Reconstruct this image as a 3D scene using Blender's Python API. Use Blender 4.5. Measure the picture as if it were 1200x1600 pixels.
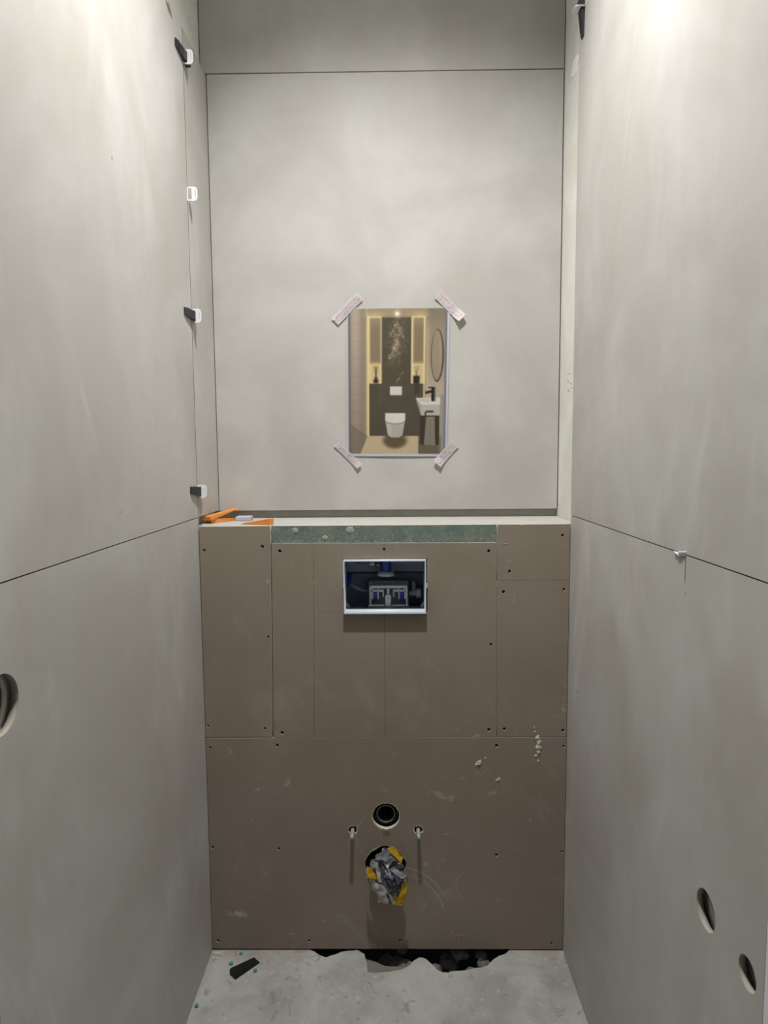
import bpy, bmesh, math, random
from mathutils import Vector, Matrix, noise as mn
import numpy as np

# ------------------------------------------------------------------ clear
for o in list(bpy.data.objects):
    bpy.data.objects.remove(o)
SC = bpy.context.scene
COL = SC.collection
PI = math.pi

# ------------------------------------------------------------------ camera, world, light, exposure
cam = bpy.data.cameras.new('camera')
cam.sensor_fit = 'HORIZONTAL'
cam.sensor_width = 36.0
cam.lens = 1022.65 / 1200.0 * 36.0
cam.clip_start = 0.01
camo = bpy.data.objects.new('camera', cam)
COL.objects.link(camo)
_p, _y, _r = -0.0896, 0.0123, -0.0077        # pitch, yaw, roll
F = Vector((-math.sin(_y) * math.cos(_p), math.cos(_y) * math.cos(_p), math.sin(_p)))
R = Vector((math.cos(_y), math.sin(_y), 0))
U = R.cross(F)
R2 = math.cos(_r) * R + math.sin(_r) * U
U2 = -math.sin(_r) * R + math.cos(_r) * U
M = Matrix((R2, U2, -F)).transposed().to_4x4()
M.translation = (0.5033, -1.6853, 1.3627)
camo.matrix_world = M
SC.camera = camo

wd = bpy.data.worlds.new('world')
SC.world = wd
wd.use_nodes = True
wd.node_tree.nodes['Background'].inputs[0].default_value = (0.72, 0.84, 1.0, 1)
wd.node_tree.nodes['Background'].inputs[1].default_value = 0.25

LAMP = (0.485, -0.63, 2.95)
LAMP_POWER = 85.0
LAMP_HALF = 65.5
HALL_POWER = 0.35
vs = SC.view_settings
vs.view_transform = 'Standard'
vs.look = 'None'
vs.gamma = 1.0
vs.use_curve_mapping = False
vs.exposure = 1.0

sp = bpy.data.lights.new('downlight_beam', 'SPOT')
sp.energy = LAMP_POWER
sp.spot_size = math.radians(2 * LAMP_HALF)
sp.spot_blend = 1.0
sp.shadow_soft_size = 0.028
sp.color = (1.0, 0.98, 0.945)
spo = bpy.data.objects.new('downlight_beam', sp)
COL.objects.link(spo)
spo.location = (LAMP[0], LAMP[1], LAMP[2] - 0.004)

ha = bpy.data.lights.new('hall_fill_light', 'AREA')  # added fill light that lifts the ambient level from the hall side
ha.shape = 'DISK'
ha.size = 0.3
ha.energy = HALL_POWER
ha.color = (0.82, 0.90, 1.0)
hao = bpy.data.objects.new('hall_fill_light', ha)
COL.objects.link(hao)
hao.location = (0.5, -2.6, 2.905)

# ------------------------------------------------------------------ sizes (metres); y = 0 is the face of the boxed-in cistern wall
W, D = 0.964, 0.205          # clear width between the tiled walls, depth of the niche above the box
ZB, ZT = 1.200, 2.400        # tile joints
H = 1.177                    # top of the boxing
YE = -0.918                  # where the wall tiles end at the door
XL, XR, YB = -0.017, 0.983, 0.220   # plaster faces behind the tiles
CEIL = 2.95

# ------------------------------------------------------------------ node helper
class NT:
    def __init__(s, mat):
        s.m = mat
        mat.use_nodes = True
        s.t = mat.node_tree
        s.t.nodes.clear()
        s.out = s.t.nodes.new('ShaderNodeOutputMaterial')
        s.b = s.t.nodes.new('ShaderNodeBsdfPrincipled')
        s.t.links.new(s.b.outputs[0], s.out.inputs[0])
    def n(s, kind, **kw):
        nd = s.t.nodes.new(kind)
        for k, v in kw.items():
            setattr(nd, k, v)
        return nd
    def put(s, sock, v):
        if isinstance(v, E):
            s.t.links.new(v.s, sock)
        elif isinstance(v, (tuple, list)):
            v = tuple(v)
            sock.default_value = v if len(v) == len(sock.default_value) else (v + (1,) if len(v) == 3 and len(sock.default_value) == 4 else v[:3])
        else:
            sock.default_value = v
    def math(s, op, a, b=0.0, c=None, clamp=False):
        nd = s.n('ShaderNodeMath', operation=op, use_clamp=clamp)
        s.put(nd.inputs[0], a); s.put(nd.inputs[1], b)
        if c is not None: s.put(nd.inputs[2], c)
        return E(s, nd.outputs[0])
    def pos(s):
        return E(s, s.n('ShaderNodeNewGeometry').outputs['Position'])
    def xyz(s, v=None):
        nd = s.n('ShaderNodeSeparateXYZ')
        s.put(nd.inputs[0], v or s.pos())
        return [E(s, o) for o in nd.outputs]
    def vec(s, x, y, z):
        nd = s.n('ShaderNodeCombineXYZ')
        for i, v in enumerate((x, y, z)): s.put(nd.inputs[i], v)
        return E(s, nd.outputs[0])
    def noise(s, v, scale, detail=3.0, rough=0.55, dist=0.0):
        nd = s.n('ShaderNodeTexNoise')
        s.put(nd.inputs['Vector'], v)
        nd.inputs['Scale'].default_value = scale
        nd.inputs['Detail'].default_value = detail
        nd.inputs['Roughness'].default_value = rough
        nd.inputs['Distortion'].default_value = dist
        return E(s, nd.outputs['Fac'])
    def step(s, v, a, b, lo=0.0, hi=1.0):
        nd = s.n('ShaderNodeMapRange', interpolation_type='SMOOTHSTEP')
        s.put(nd.inputs['Value'], v)
        nd.inputs['From Min'].default_value = a
        nd.inputs['From Max'].default_value = b
        nd.inputs['To Min'].default_value = lo
        nd.inputs['To Max'].default_value = hi
        return E(s, nd.outputs['Result'])
    def mix(s, f, a, b):
        nd = s.n('ShaderNodeMix', data_type='RGBA')
        s.put(nd.inputs['Factor'], f)
        s.put(nd.inputs['A'] if False else nd.inputs[6], a)
        s.put(nd.inputs[7], b)
        return E(s, nd.outputs[2])
    def dist(s, a, b):
        nd = s.n('ShaderNodeVectorMath', operation='DISTANCE')
        s.put(nd.inputs[0], a); s.put(nd.inputs[1], b)
        return E(s, nd.outputs['Value'])
    def rnd(s):
        return E(s, s.n('ShaderNodeObjectInfo').outputs['Random'])
    def bump(s, h, strength, distance):
        nd = s.n('ShaderNodeBump')
        nd.inputs['Strength'].default_value = strength
        nd.inputs['Distance'].default_value = distance
        s.put(nd.inputs['Height'], h)
        s.t.links.new(nd.outputs[0], s.b.inputs['Normal'])
    def fin(s, col, rough=0.6, spec=0.3, metal=0.0):
        s.put(s.b.inputs['Base Color'], col)
        s.put(s.b.inputs['Roughness'], rough)
        s.b.inputs['Specular IOR Level'].default_value = spec
        s.b.inputs['Metallic'].default_value = metal
        return s.m

class E:
    def __init__(s, t, sock): s.t, s.s = t, sock
    def __add__(s, o): return s.t.math('ADD', s, o)
    __radd__ = __add__
    def __sub__(s, o): return s.t.math('SUBTRACT', s, o)
    def __rsub__(s, o): return s.t.math('SUBTRACT', o, s)
    def __mul__(s, o): return s.t.math('MULTIPLY', s, o)
    __rmul__ = __mul__
    def __truediv__(s, o): return s.t.math('DIVIDE', s, o)
    def abs(s): return s.t.math('ABSOLUTE', s)
    def max(s, o): return s.t.math('MAXIMUM', s, o)
    def min(s, o): return s.t.math('MINIMUM', s, o)
    def clamp(s): return s.t.math('ADD', s, 0.0, clamp=True)

def mat(name): return NT(bpy.data.materials.new(name))

def plain(name, col, rough=0.5, spec=0.4, metal=0.0, var=0.08, scale=60.0):
    t = mat(name)
    n = t.noise(t.pos(), scale, 3)
    c2 = tuple(max(0, c * (1 - var)) for c in col)
    c3 = tuple(min(1, c * (1 + var)) for c in col)
    return t.fin(t.mix(n, c2, c3), rough, spec, metal)

# --- tile: pale beige stoneware with dust haze wiped across it
def tile_material():
    t = mat('beige_stoneware')
    x, y, z = t.xyz()
    r = t.rnd()
    h = x + y                                   # runs along either kind of wall
    v = t.vec(x, y, z + r * 7.0)
    cloud = t.noise(v, 2.3, 5, 0.6, 0.6)
    fine = t.noise(v, 17.0, 4, 0.6)
    col = t.mix(t.step(cloud, 0.3, 0.72), (0.412, 0.400, 0.372), (0.512, 0.506, 0.488))
    col = t.mix(t.step(fine, 0.42, 0.8) * 0.25, col, (0.395, 0.375, 0.345))
    wob = t.noise(t.vec(x, y, z), 2.0, 2) * 0.22
    side = t.n('ShaderNodeSeparateXYZ')
    t.put(side.inputs[0], E(t, t.n('ShaderNodeNewGeometry').outputs['Normal']))
    onside = t.step(E(t, side.outputs[0]).abs(), 0.4, 0.6, 0.30, 1.0)        # the side walls were wiped more than the back
    st = t.noise(t.vec((h + wob + z * 0.10) * 8.5, r * 5.0, z * 1.6 + r * 3.0), 1.5, 5, 0.62, 0.45)
    patch = t.noise(t.vec(h * 1.1, 3.0 + r * 4.0, z * 0.8), 2.6, 3, 0.6, 0.3)
    sm = t.step(st, 0.46, 0.74) * t.step(patch, 0.42, 0.68) * onside * t.step(z, 1.9, 1.0, 0.45, 1.0)
    col = t.mix(sm * 0.44, col, (0.68, 0.67, 0.66))
    st2 = t.noise(t.vec((h + wob) * 24.0 + z * 9.0, 2.0, z * 4.0), 1.1, 4, 0.6, 0.5)
    sm2 = t.step(st2, 0.56, 0.78) * t.step(t.noise(t.vec(h, 9.0, z), 3.8, 2), 0.50, 0.66) * onside
    col = t.mix(sm2 * 0.34, col, (0.70, 0.69, 0.68))
    st3 = t.noise(t.vec((h + wob) * 4.5, 6.0, z * 1.6), 1.7, 3, 0.55, 0.3)
    col = t.mix(t.step(st3, 0.55, 0.75) * onside * 0.34, col, (0.37, 0.34, 0.295))
    # small dark chips at known places
    chn = (t.noise(t.pos(), 300.0, 2) - 0.5) * 0.004
    chv = t.vec(x, y * 1.6, z + y * 0.5)
    for cx, cy, cz, rr in ((0.0, -0.452, 1.899, 0.0055), (0.0, -0.4834, 1.258, 0.004), (0.964, -0.09, 0.764, 0.0065), (0.964, -0.075, 0.098, 0.0055), (0.964, -0.665, 1.138, 0.003)):
        ch = t.dist(chv, (cx, cy * 1.6, cz + cy * 0.5)) + chn
        col = t.mix(t.step(ch, rr, rr * 0.4) * 0.7, col, (0.10, 0.09, 0.075))
    t.bump(fine, 0.03, 0.002)
    return t.fin(col, t.step(cloud, 0.3, 0.7, 0.50, 0.62), 0.32)

def tile_body():
    t = mat('tile_body')
    n = t.noise(t.pos(), 120, 3)
    return t.fin(t.mix(n, (0.33, 0.31, 0.26), (0.42, 0.395, 0.335)), 0.85, 0.15)

def plaster_material():
    t = mat('cream_plaster')
    p = t.pos()
    n = t.noise(p, 7.0, 5, 0.6, 0.5)
    f = t.noise(p, 60.0, 3)
    col = t.mix(t.step(n, 0.35, 0.7), (0.69, 0.68, 0.62), (0.77, 0.77, 0.74))
    col = t.mix(t.step(t.noise(p, 16.0, 4, 0.6, 1.0), 0.66, 0.74) * 0.5, col, (0.50, 0.49, 0.45))
    xx, yy, zz = t.xyz()
    scn = (t.noise(p, 200.0, 2) - 0.5) * 1.2
    for cy, cz, ry, rz in ((0.105, 1.571, 0.016, 0.0035), (0.118, 1.553, 0.013, 0.0045), (0.092, 1.544, 0.016, 0.003), (0.112, 1.527, 0.018, 0.0060), (0.085, 1.532, 0.011, 0.003)):   # smudged pencil scribble
        e1 = (yy - cy) / ry
        e2 = (zz - cz - (yy - cy) * 0.25) / rz
        dd = e1 * e1 + e2 * e2 + scn
        col = t.mix(t.step(dd, 1.0, 0.3) * t.step(xx, 0.97, 0.975) * 0.45, col, (0.30, 0.29, 0.26))
    t.bump(f, 0.15, 0.003)
    return t.fin(col, 0.85, 0.15)

def concrete_material():
    t = mat('dusty_concrete')
    p = t.pos()
    n = t.noise(p, 5.0, 6, 0.65, 0.4)
    f = t.noise(p, 48.0, 4, 0.6)
    g = t.noise(p, 150.0, 3, 0.6)
    col = t.mix(t.step(n, 0.3, 0.72), (0.275, 0.268, 0.250), (0.425, 0.419, 0.397))
    col = t.mix(t.step(f, 0.60, 0.72) * 0.55, col, (0.53, 0.53, 0.51))
    col = t.mix(t.step(t.noise(p, 22.0, 4, 0.6, 1.5), 0.58, 0.68) * 0.6, col, (0.21, 0.20, 0.185))
    col = t.mix(t.step(g, 0.66, 0.76) * 0.6, col, (0.64, 0.64, 0.62))
    t.bump(f * 0.7 + g * 0.3, 0.5, 0.004)
    return t.fin(col, 0.9, 0.15)

HOLES = [(0.3912, 0.348, 0.0115), (0.5685, 0.348, 0.0115), (0.4815, 0.387, 0.036), (0.479, 0.248, 0.054)]

def board_material():
    t = mat('brown_grey_wallboard')
    x, y, z = t.xyz()
    v2 = t.vec(x, 0.0, z)
    n = t.noise(v2, 3.0, 5, 0.6, 0.3)
    f = t.noise(v2, 90.0, 3)
    col = t.mix(t.step(n, 0.3, 0.7), (0.244, 0.202, 0.160), (0.274, 0.232, 0.190))
    col = t.mix(f * 0.12, col, (0.20, 0.17, 0.135))
    white = (0.52, 0.49, 0.44)
    # dust dabs scattered over the boards
    dab = t.step(t.noise(v2, 38.0, 3, 0.6, 0.6), 0.60, 0.76) * t.step(t.noise(v2, 5.5, 2), 0.46, 0.64)
    col = t.mix(dab * 0.50, col, white)
    hz = t.step(t.noise(t.vec(x * 1.0 + z * 0.5, 4.0, z * 0.7), 9.0, 5, 0.65, 0.8), 0.50, 0.76) * t.step(t.noise(v2, 3.6, 2), 0.46, 0.66)
    col = t.mix(hz * 0.24, col, white)
    # wiped plaster patch low on the left
    ex = (x - 0.070) / 0.042
    ez = (z - 0.106 + (x - 0.07) * 0.25) / 0.020
    d = ex * ex + ez * ez + (t.noise(v2, 42.0, 4, 0.6, 0.8) - 0.40) * 6.5
    col = t.mix(t.step(d, 0.9, 0.0) * 0.62, col, (0.60, 0.58, 0.55))
    # scuffed plaster marks right of the upper pipe hole
    ex = (x - 0.628) / 0.050
    ez = (z - 0.445 + (x - 0.628) * 0.28) / 0.014
    d = ex * ex + ez * ez + (t.noise(v2, 60.0, 4, 0.6) - 0.42) * 3.4
    col = t.mix(t.step(d, 0.8, 0.0) * 0.45, col, (0.58, 0.56, 0.52))
    # wiped arcs right of the lower hole: circles about points on the board
    streak = t.step(t.noise(v2, 70.0, 3), 0.35, 0.62)
    for cx, cz, rr, wd_, k, lo, hi in ((0.500, 0.090, 0.156, 0.004, 0.36, 0.527, 0.650), (0.505, 0.085, 0.138, 0.003, 0.26, 0.53, 0.66), (0.485, 0.075, 0.160, 0.0025, 0.34, 0.545, 0.66),
                                       (0.712, 0.190, 0.042, 0.0028, 0.42, 0.660, 0.705), (0.470, 0.330, 0.070, 0.0035, 0.16, 0.34, 0.44), (0.470, 0.300, 0.090, 0.004, 0.14, 0.33, 0.43)):
        dd = t.dist(v2, (cx, 0.0, cz))
        ring = t.step((dd - rr).abs(), wd_, wd_ * 0.2)
        seg = t.step(x, lo, lo + 0.02) * t.step(x, hi, hi - 0.03)
        if rr < 0.05: seg = seg * t.step(x, 0.71, 0.70)
        elif cz < 0.2: seg = seg * t.step(z, 0.10, 0.14)
        col = t.mix((ring * seg * (streak * 0.6 + 0.4)) * k, col, white)
    # setting-out lines drawn on the middle board
    up = t.step(z, 0.622, 0.626) * t.step(z, 1.132, 1.128)
    n1 = t.noise(t.vec(x, 0.0, z), 14.0, 2)
    for x0, sl, w_, k, za, zb in ((0.2985, 0.0136, 0.0011, 0.60, 0.61, 1.122), (0.4823, 0.002, 0.0011, 0.75, 0.61, 0.945), (0.4823, 0.002, 0.0010, 0.4, 1.088, 1.13), (0.372, 0.010, 0.0008, 0.32, 0.85, 0.94), (0.3715, 0.0, 0.0008, 0.3, 1.088, 1.13)):
        line = t.step((x - x0 + (1.112 - z) * sl).abs(), w_, w_ * 0.4) * t.step(z, za, za + 0.004) * t.step(z, zb, zb - 0.004)
        col = t.mix(line * t.step(n1, 0.25, 0.6, 0.45, 1.0) * k, col, (0.075, 0.058, 0.044))
    hl = t.step((z - 0.9475).abs(), 0.001, 0.0004) * t.step(x, 0.298, 0.302) * t.step(x, 0.372, 0.368)
    col = t.mix(hl * 0.4, col, (0.09, 0.07, 0.055))
    st = t.step((x - 0.4828).abs(), 0.0098, 0.0085) * t.step((z - 0.338).abs(), 0.0085, 0.0072)
    col = t.mix(st * 0.55, col, (0.11, 0.075, 0.05))
    # torn paper round the holes: the core shows
    jag = (t.noise(v2, 130.0, 3, 0.6) - 0.5) * 0.012
    for hx, hz_, hr in HOLES:
        dd = t.dist(v2, (hx, 0.0, hz_)) - hr
        col = t.mix(t.step(dd + jag, 0.0026, 0.0008) * 0.85, col, (0.56, 0.53, 0.45))
    t.bump(f, 0.05, 0.001)
    return t.fin(col, 0.78, 0.2)

def green_material():
    t = mat('green_chipboard')
    p = t.pos()
    f = t.noise(p, 190.0, 3, 0.6)
    n = t.noise(p, 26.0, 3)
    x, y, z = t.xyz()
    col = t.mix(t.step(n, 0.3, 0.7), (0.125, 0.168, 0.142), (0.175, 0.218, 0.185))
    low = t.step(z, 1.152, 1.130)
    col = t.mix(t.step(f, 0.52, 0.70) * (low * 0.5 + 0.35), col, (0.40, 0.41, 0.30))
    t.bump(f, 0.3, 0.002)
    return t.fin(col, 0.8, 0.2)

def film(name, a, b, rough=0.35, stripes=None):
    t = mat(name)
    p = t.pos()
    col = t.mix(t.step(t.noise(p, 40.0, 4, 0.6), 0.35, 0.65), a, b)
    if stripes:
        x, y, z = t.xyz()
        s = t.math('SINE', (x * 1.3 + z * 1.9) * 900.0)
        col = t.mix(t.step(s, 0.2, 0.6) * 0.6, col, stripes)
    t.bump(t.noise(p, 90.0, 2, 0.5), 0.15, 0.003)
    return t.fin(col, rough, 0.5)

MT = dict(
    tile=tile_material(), body=tile_body(), plaster=plaster_material(), concrete=concrete_material(), board=board_material(), green=green_material(),
    core=plain('gypsum_core', (0.58, 0.56, 0.49), 0.9, 0.1, 0, 0.12, 120),
    white_board=plain('white_top_panel', (0.43, 0.42, 0.39), 0.85, 0.15, 0, 0.10, 25),
    grey_wall=plain('grey_adhesive', (0.38, 0.375, 0.34), 0.9, 0.1, 0, 0.22, 30),
    white_plastic=plain('white_plastic', (0.74, 0.75, 0.78), 0.35, 0.5, 0, 0.03),
    ice_plastic=plain('bluish_white_plastic', (0.60, 0.68, 0.77), 0.4, 0.5, 0, 0.04),
    black_plastic=plain('black_plastic', (0.022, 0.022, 0.026), 0.42, 0.5, 0, 0.2),
    dark_rubber=plain('dark_rubber', (0.016, 0.018, 0.019), 0.5, 0.4, 0, 0.2),
    grey_pvc=plain('dark_grey_pipe', (0.055, 0.060, 0.060), 0.45, 0.45, 0, 0.15),
    navy=plain('navy_tank_plastic', (0.15, 0.21, 0.44), 0.55, 0.35, 0, 0.2, 18),
    slate=plain('slate_foam', (0.58, 0.66, 0.76), 0.8, 0.2, 0, 0.2, 40),
    slate2=plain('dark_slate_foam', (0.34, 0.39, 0.47), 0.8, 0.2, 0, 0.2, 40),
    blue=plain('cobalt_plastic', (0.035, 0.06, 0.36), 0.35, 0.5, 0, 0.1),
    pale_grey=plain('pale_grey_plastic', (0.48, 0.50, 0.53), 0.45, 0.4, 0, 0.08),
    mid_grey=plain('mid_grey_plastic', (0.22, 0.235, 0.26), 0.5, 0.4, 0, 0.1),
    brass=plain('tarnished_brass', (0.30, 0.25, 0.16), 0.4, 0.5, 0.8, 0.2),
    zinc=plain('zinc_plated_steel', (0.52, 0.58, 0.60), 0.42, 0.5, 0.55, 0.15, 200),
    screw=plain('black_phosphate_screw', (0.018, 0.016, 0.014), 0.6, 0.3, 0.3, 0.2),
    floor_black=plain('matt_black_plastic', (0.010, 0.010, 0.010), 0.6, 0.3, 0, 0.2),
    orange=plain('orange_plastic', (0.74, 0.26, 0.035), 0.4, 0.5, 0, 0.06),
    lilac=plain('lilac_white_plastic', (0.46, 0.44, 0.50), 0.5, 0.4, 0, 0.05),
    teal=plain('teal_glass_shard', (0.05, 0.26, 0.20), 0.25, 0.5, 0, 0.2),
    paper=plain('white_paper', (0.62, 0.63, 0.66), 0.6, 0.3, 0, 0.02),
    tape=plain('white_tape', (0.83, 0.79, 0.81), 0.45, 0.4, 0, 0.05, 90),
    tape_red=plain('red_tape_ink', (0.64, 0.35, 0.42), 0.5, 0.4, 0, 0.25, 200),
    white_dab=plain('white_filler', (0.86, 0.86, 0.84), 0.8, 0.2, 0, 0.04, 60),
    chalk=plain('faint_chalk', (0.36, 0.31, 0.27), 0.9, 0.1, 0, 0.2, 200),
    grey_dab=plain('grey_filler', (0.33, 0.34, 0.31), 0.9, 0.1, 0, 0.2, 120),
    lump=plain('dried_plaster', (0.52, 0.50, 0.44), 0.9, 0.1, 0, 0.25, 90),
    rubble=plain('dark_rubble', (0.16, 0.16, 0.155), 0.9, 0.1, 0, 0.4, 50),
    ledge=plain('shaded_concrete', (0.17, 0.16, 0.14), 0.9, 0.1, 0, 0.25, 40),  # concrete darkened in colour to show the ledge as shaded
    joint_shade=plain('painted_joint_shade', (0.060, 0.056, 0.048), 0.9, 0.1, 0, 0.3, 60),  # dark edge colour paints the shade inside the left vertical joint
    void=plain('dark_base', (0.030, 0.028, 0.025), 0.95, 0.1, 0, 0.4, 30),  # near-black base under the broken floor edge
    paint=plain('white_gloss_paint', (0.76, 0.80, 0.84), 0.35, 0.5, 0, 0.02),
    steel=plain('galvanised_channel', (0.20, 0.20, 0.20), 0.5, 0.5, 0.7, 0.2),
    grey_film=film('grey_plastic_film', (0.11, 0.115, 0.13), (0.19, 0.20, 0.22)),
    yellow_film=film('yellow_plastic_film', (0.66, 0.41, 0.012), (0.78, 0.53, 0.03), 0.4),
    white_film=film('white_plastic_film', (0.62, 0.59, 0.58), (0.76, 0.73, 0.73), 0.45),
    lined_film=film('printed_white_film', (0.52, 0.52, 0.56), (0.66, 0.66, 0.70), 0.45, (0.26, 0.25, 0.30)),
    violet_film=film('violet_printed_film', (0.10, 0.09, 0.24), (0.20, 0.19, 0.36), 0.4),
)
def _mono(name, e):
    t = mat(name)
    t.b.inputs['Emission Color'].default_value = (1.0, 0.96, 0.89, 1)
    t.b.inputs['Emission Strength'].default_value = e
    return t.fin((0.9, 0.9, 0.88), 0.5, 0.3)
MT['lens'] = _mono('lit_lamp_lens', 6.0)

# ------------------------------------------------------------------ object helpers
def link(name, me, parent=None):
    o = bpy.data.objects.new(name, me)
    COL.objects.link(o)
    if parent is not None:
        o.parent = parent
        o.matrix_parent_inverse = parent.matrix_basis.inverted()
    return o
def tag(o, label, cat, group=None, kind=None):
    o['label'] = label; o['category'] = cat
    if group: o['group'] = group
    if kind: o['kind'] = kind
    return o
def empty(name, loc=(0, 0, 0)):
    o = bpy.data.objects.new(name, None)
    o.empty_display_size = 0.05
    COL.objects.link(o)
    o.location = loc
    return o
def obj(name, bm, mats, parent=None, smooth=False):
    me = bpy.data.meshes.new(name)
    bm.to_mesh(me); bm.free()
    for m in (mats if isinstance(mats, (list, tuple)) else [mats]):
        me.materials.append(MT[m])
    if smooth:
        for p in me.polygons: p.use_smooth = True
    return link(name, me, parent)
def box(bm, x0, x1, y0, y1, z0, z1, bevel=0.0, mi=0, seg=1):
    b = bmesh.new()
    bmesh.ops.create_cube(b, size=1.0)
    for v in b.verts:
        v.co = Vector(((x0 + x1) / 2 + v.co.x * (x1 - x0), (y0 + y1) / 2 + v.co.y * (y1 - y0), (z0 + z1) / 2 + v.co.z * (z1 - z0)))
    if bevel: bmesh.ops.bevel(b, geom=b.edges[:], offset=bevel, segments=seg, affect='EDGES')
    return merge(bm, b, mi)
def merge(bm, b, mi=0, mtx=None):
    vm = {}
    for v in b.verts:
        vm[v] = bm.verts.new(mtx @ v.co if mtx else v.co)
    fs = []
    for f in b.faces:
        try: nf = bm.faces.new([vm[v] for v in f.verts])
        except ValueError: continue
        nf.material_index = mi; nf.smooth = f.smooth
        fs.append(nf)
    b.free()
    return fs
def frame_of(d):
    d = Vector(d).normalized()
    a = Vector((0, 0, 1)) if abs(d.z) < 0.9 else Vector((1, 0, 0))
    u = d.cross(a).normalized()
    return u, d.cross(u).normalized()
def tube(bm, pts, rad, seg=14, caps=True, mi=0):
    pts = [Vector(p) for p in pts]
    rings = []
    for i, p in enumerate(pts):
        d = (pts[min(i + 1, len(pts) - 1)] - pts[max(i - 1, 0)])
        if i == 0: u, w = frame_of(d)
        else:
            dn = d.normalized(); u = (u - dn * u.dot(dn)).normalized(); w = dn.cross(u)
        r = rad[i] if isinstance(rad, (list, tuple)) else rad
        rings.append([bm.verts.new(p + (u * math.cos(2 * PI * k / seg) + w * math.sin(2 * PI * k / seg)) * r) for k in range(seg)])
    for a, b in zip(rings, rings[1:]):
        for k in range(seg):
            f = bm.faces.new((a[k], a[(k + 1) % seg], b[(k + 1) % seg], b[k])); f.smooth = True; f.material_index = mi
    if caps:
        for rg in (rings[0], rings[-1]):
            f = bm.faces.new(rg); f.material_index = mi
def lathe(bm, origin, axis, prof, seg=36, mi=0, smooth=True):
    """prof: (distance along axis, radius) pairs"""
    o = Vector(origin); ax = Vector(axis).normalized(); u, w = frame_of(ax)
    rings = []
    for d, r in prof:
        rings.append([bm.verts.new(o + ax * d + (u * math.cos(2 * PI * k / seg) + w * math.sin(2 * PI * k / seg)) * r) for k in range(seg)])
    for a, b in zip(rings, rings[1:]):
        for k in range(seg):
            f = bm.faces.new((a[k], a[(k + 1) % seg], b[(k + 1) % seg], b[k])); f.smooth = smooth; f.material_index = mi
    return rings
def fix(bm):
    bmesh.ops.recalc_face_normals(bm, faces=bm.faces[:])
    return bm
def plate(outline, holes, t, put):
    """flat plate with holes: outline and holes are lists of (u, v); put(u, v, w) places a point, w from 0 (face) to t"""
    cu = bpy.data.curves.new('tmp', 'CURVE')
    cu.dimensions = '2D'; cu.fill_mode = 'BOTH'; cu.extrude = t / 2
    for lp in [outline] + list(holes):
        s = cu.splines.new('POLY'); s.points.add(len(lp) - 1); s.use_cyclic_u = True
        for q, (a, b) in zip(s.points, lp): q.co = (a, b, 0, 1)
    o = bpy.data.objects.new('tmp', cu); COL.objects.link(o)
    dg = bpy.context.evaluated_depsgraph_get(); dg.update()
    me = bpy.data.meshes.new_from_object(o.evaluated_get(dg))
    bpy.data.objects.remove(o); bpy.data.curves.remove(cu)
    bm = bmesh.new(); bm.from_mesh(me); bpy.data.meshes.remove(me)
    bmesh.ops.remove_doubles(bm, verts=bm.verts[:], dist=1e-6)
    for v in bm.verts:
        v.co = Vector(put(v.co.x, v.co.y, v.co.z + t / 2))
    for f in bm.faces: f.material_index = 0
    return fix(bm)
def circle(cx, cy, r, n=40, jag=0.0, seed=0):
    out = []
    for k in range(n):
        a = 2 * PI * k / n
        rr = r * (1 + jag * mn.noise(Vector((math.cos(a) * 2.5 + seed, math.sin(a) * 2.5, seed * 1.7))))
        out.append((cx + rr * math.cos(a), cy + rr * math.sin(a)))
    return out
def rect(u0, v0, u1, v1): return [(u0, v0), (u1, v0), (u1, v1), (u0, v1)]
def edge_mats(bm, axis, mi=1):
    """faces that do not look along the axis (the cut edges) get the second material"""
    bm.normal_update()
    for f in bm.faces:
        if abs(f.normal[axis]) < 0.5: f.material_index = mi
    return bm
onL = lambda x0: (lambda u, v, w: (x0 - w, u, v))       # u = y, v = z, plate goes into the wall
onR = lambda x0: (lambda u, v, w: (x0 + w, u, v))
onY = lambda y0: (lambda u, v, w: (u, y0 + w, v))

# ------------------------------------------------------------------ setting: plaster walls, ceiling, floor
HL = (-0.877, 1.044, 0.040)                               # round box in the left wall
HR1 = (-0.767, 0.685, 0.0290)
HR2 = (-0.881, 0.681, 0.0215)
wl = obj('wall_left', plate(rect(-1.05, 0, 0.33, CEIL), [circle(HL[0], HL[1], HL[2] - 0.001)], 0.012, onL(XL)), 'plaster')
tag(wl, 'left wall of beige tiles over cream plaster', 'wall', kind='structure')
wr = obj('wall_right', plate(rect(-1.05, 0, 0.33, CEIL), [circle(HR1[0], HR1[1], HR1[2] - 0.001), circle(HR2[0], HR2[1], HR2[2] - 0.001)], 0.012, onR(XR)), 'plaster')
tag(wr, 'right wall of beige tiles with bare cream plaster strip beside the niche', 'wall', kind='structure')
bm = bmesh.new(); box(bm, XL - 0.02, XR + 0.02, YB, YB + 0.10, 0, CEIL)
wb = tag(obj('wall_back', bm, 'grey_wall'), 'back wall above the boxing, tiled in beige stoneware', 'wall', kind='structure')
cl = tag(obj('ceiling', plate(rect(-0.75, -3.3, 1.75, 0.34), [circle(LAMP[0], LAMP[1], 0.040)], 0.08, lambda u, v, w: (u, v, CEIL + w)), 'plaster'), 'plain ceiling above the small room', 'ceiling', kind='structure')

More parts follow.
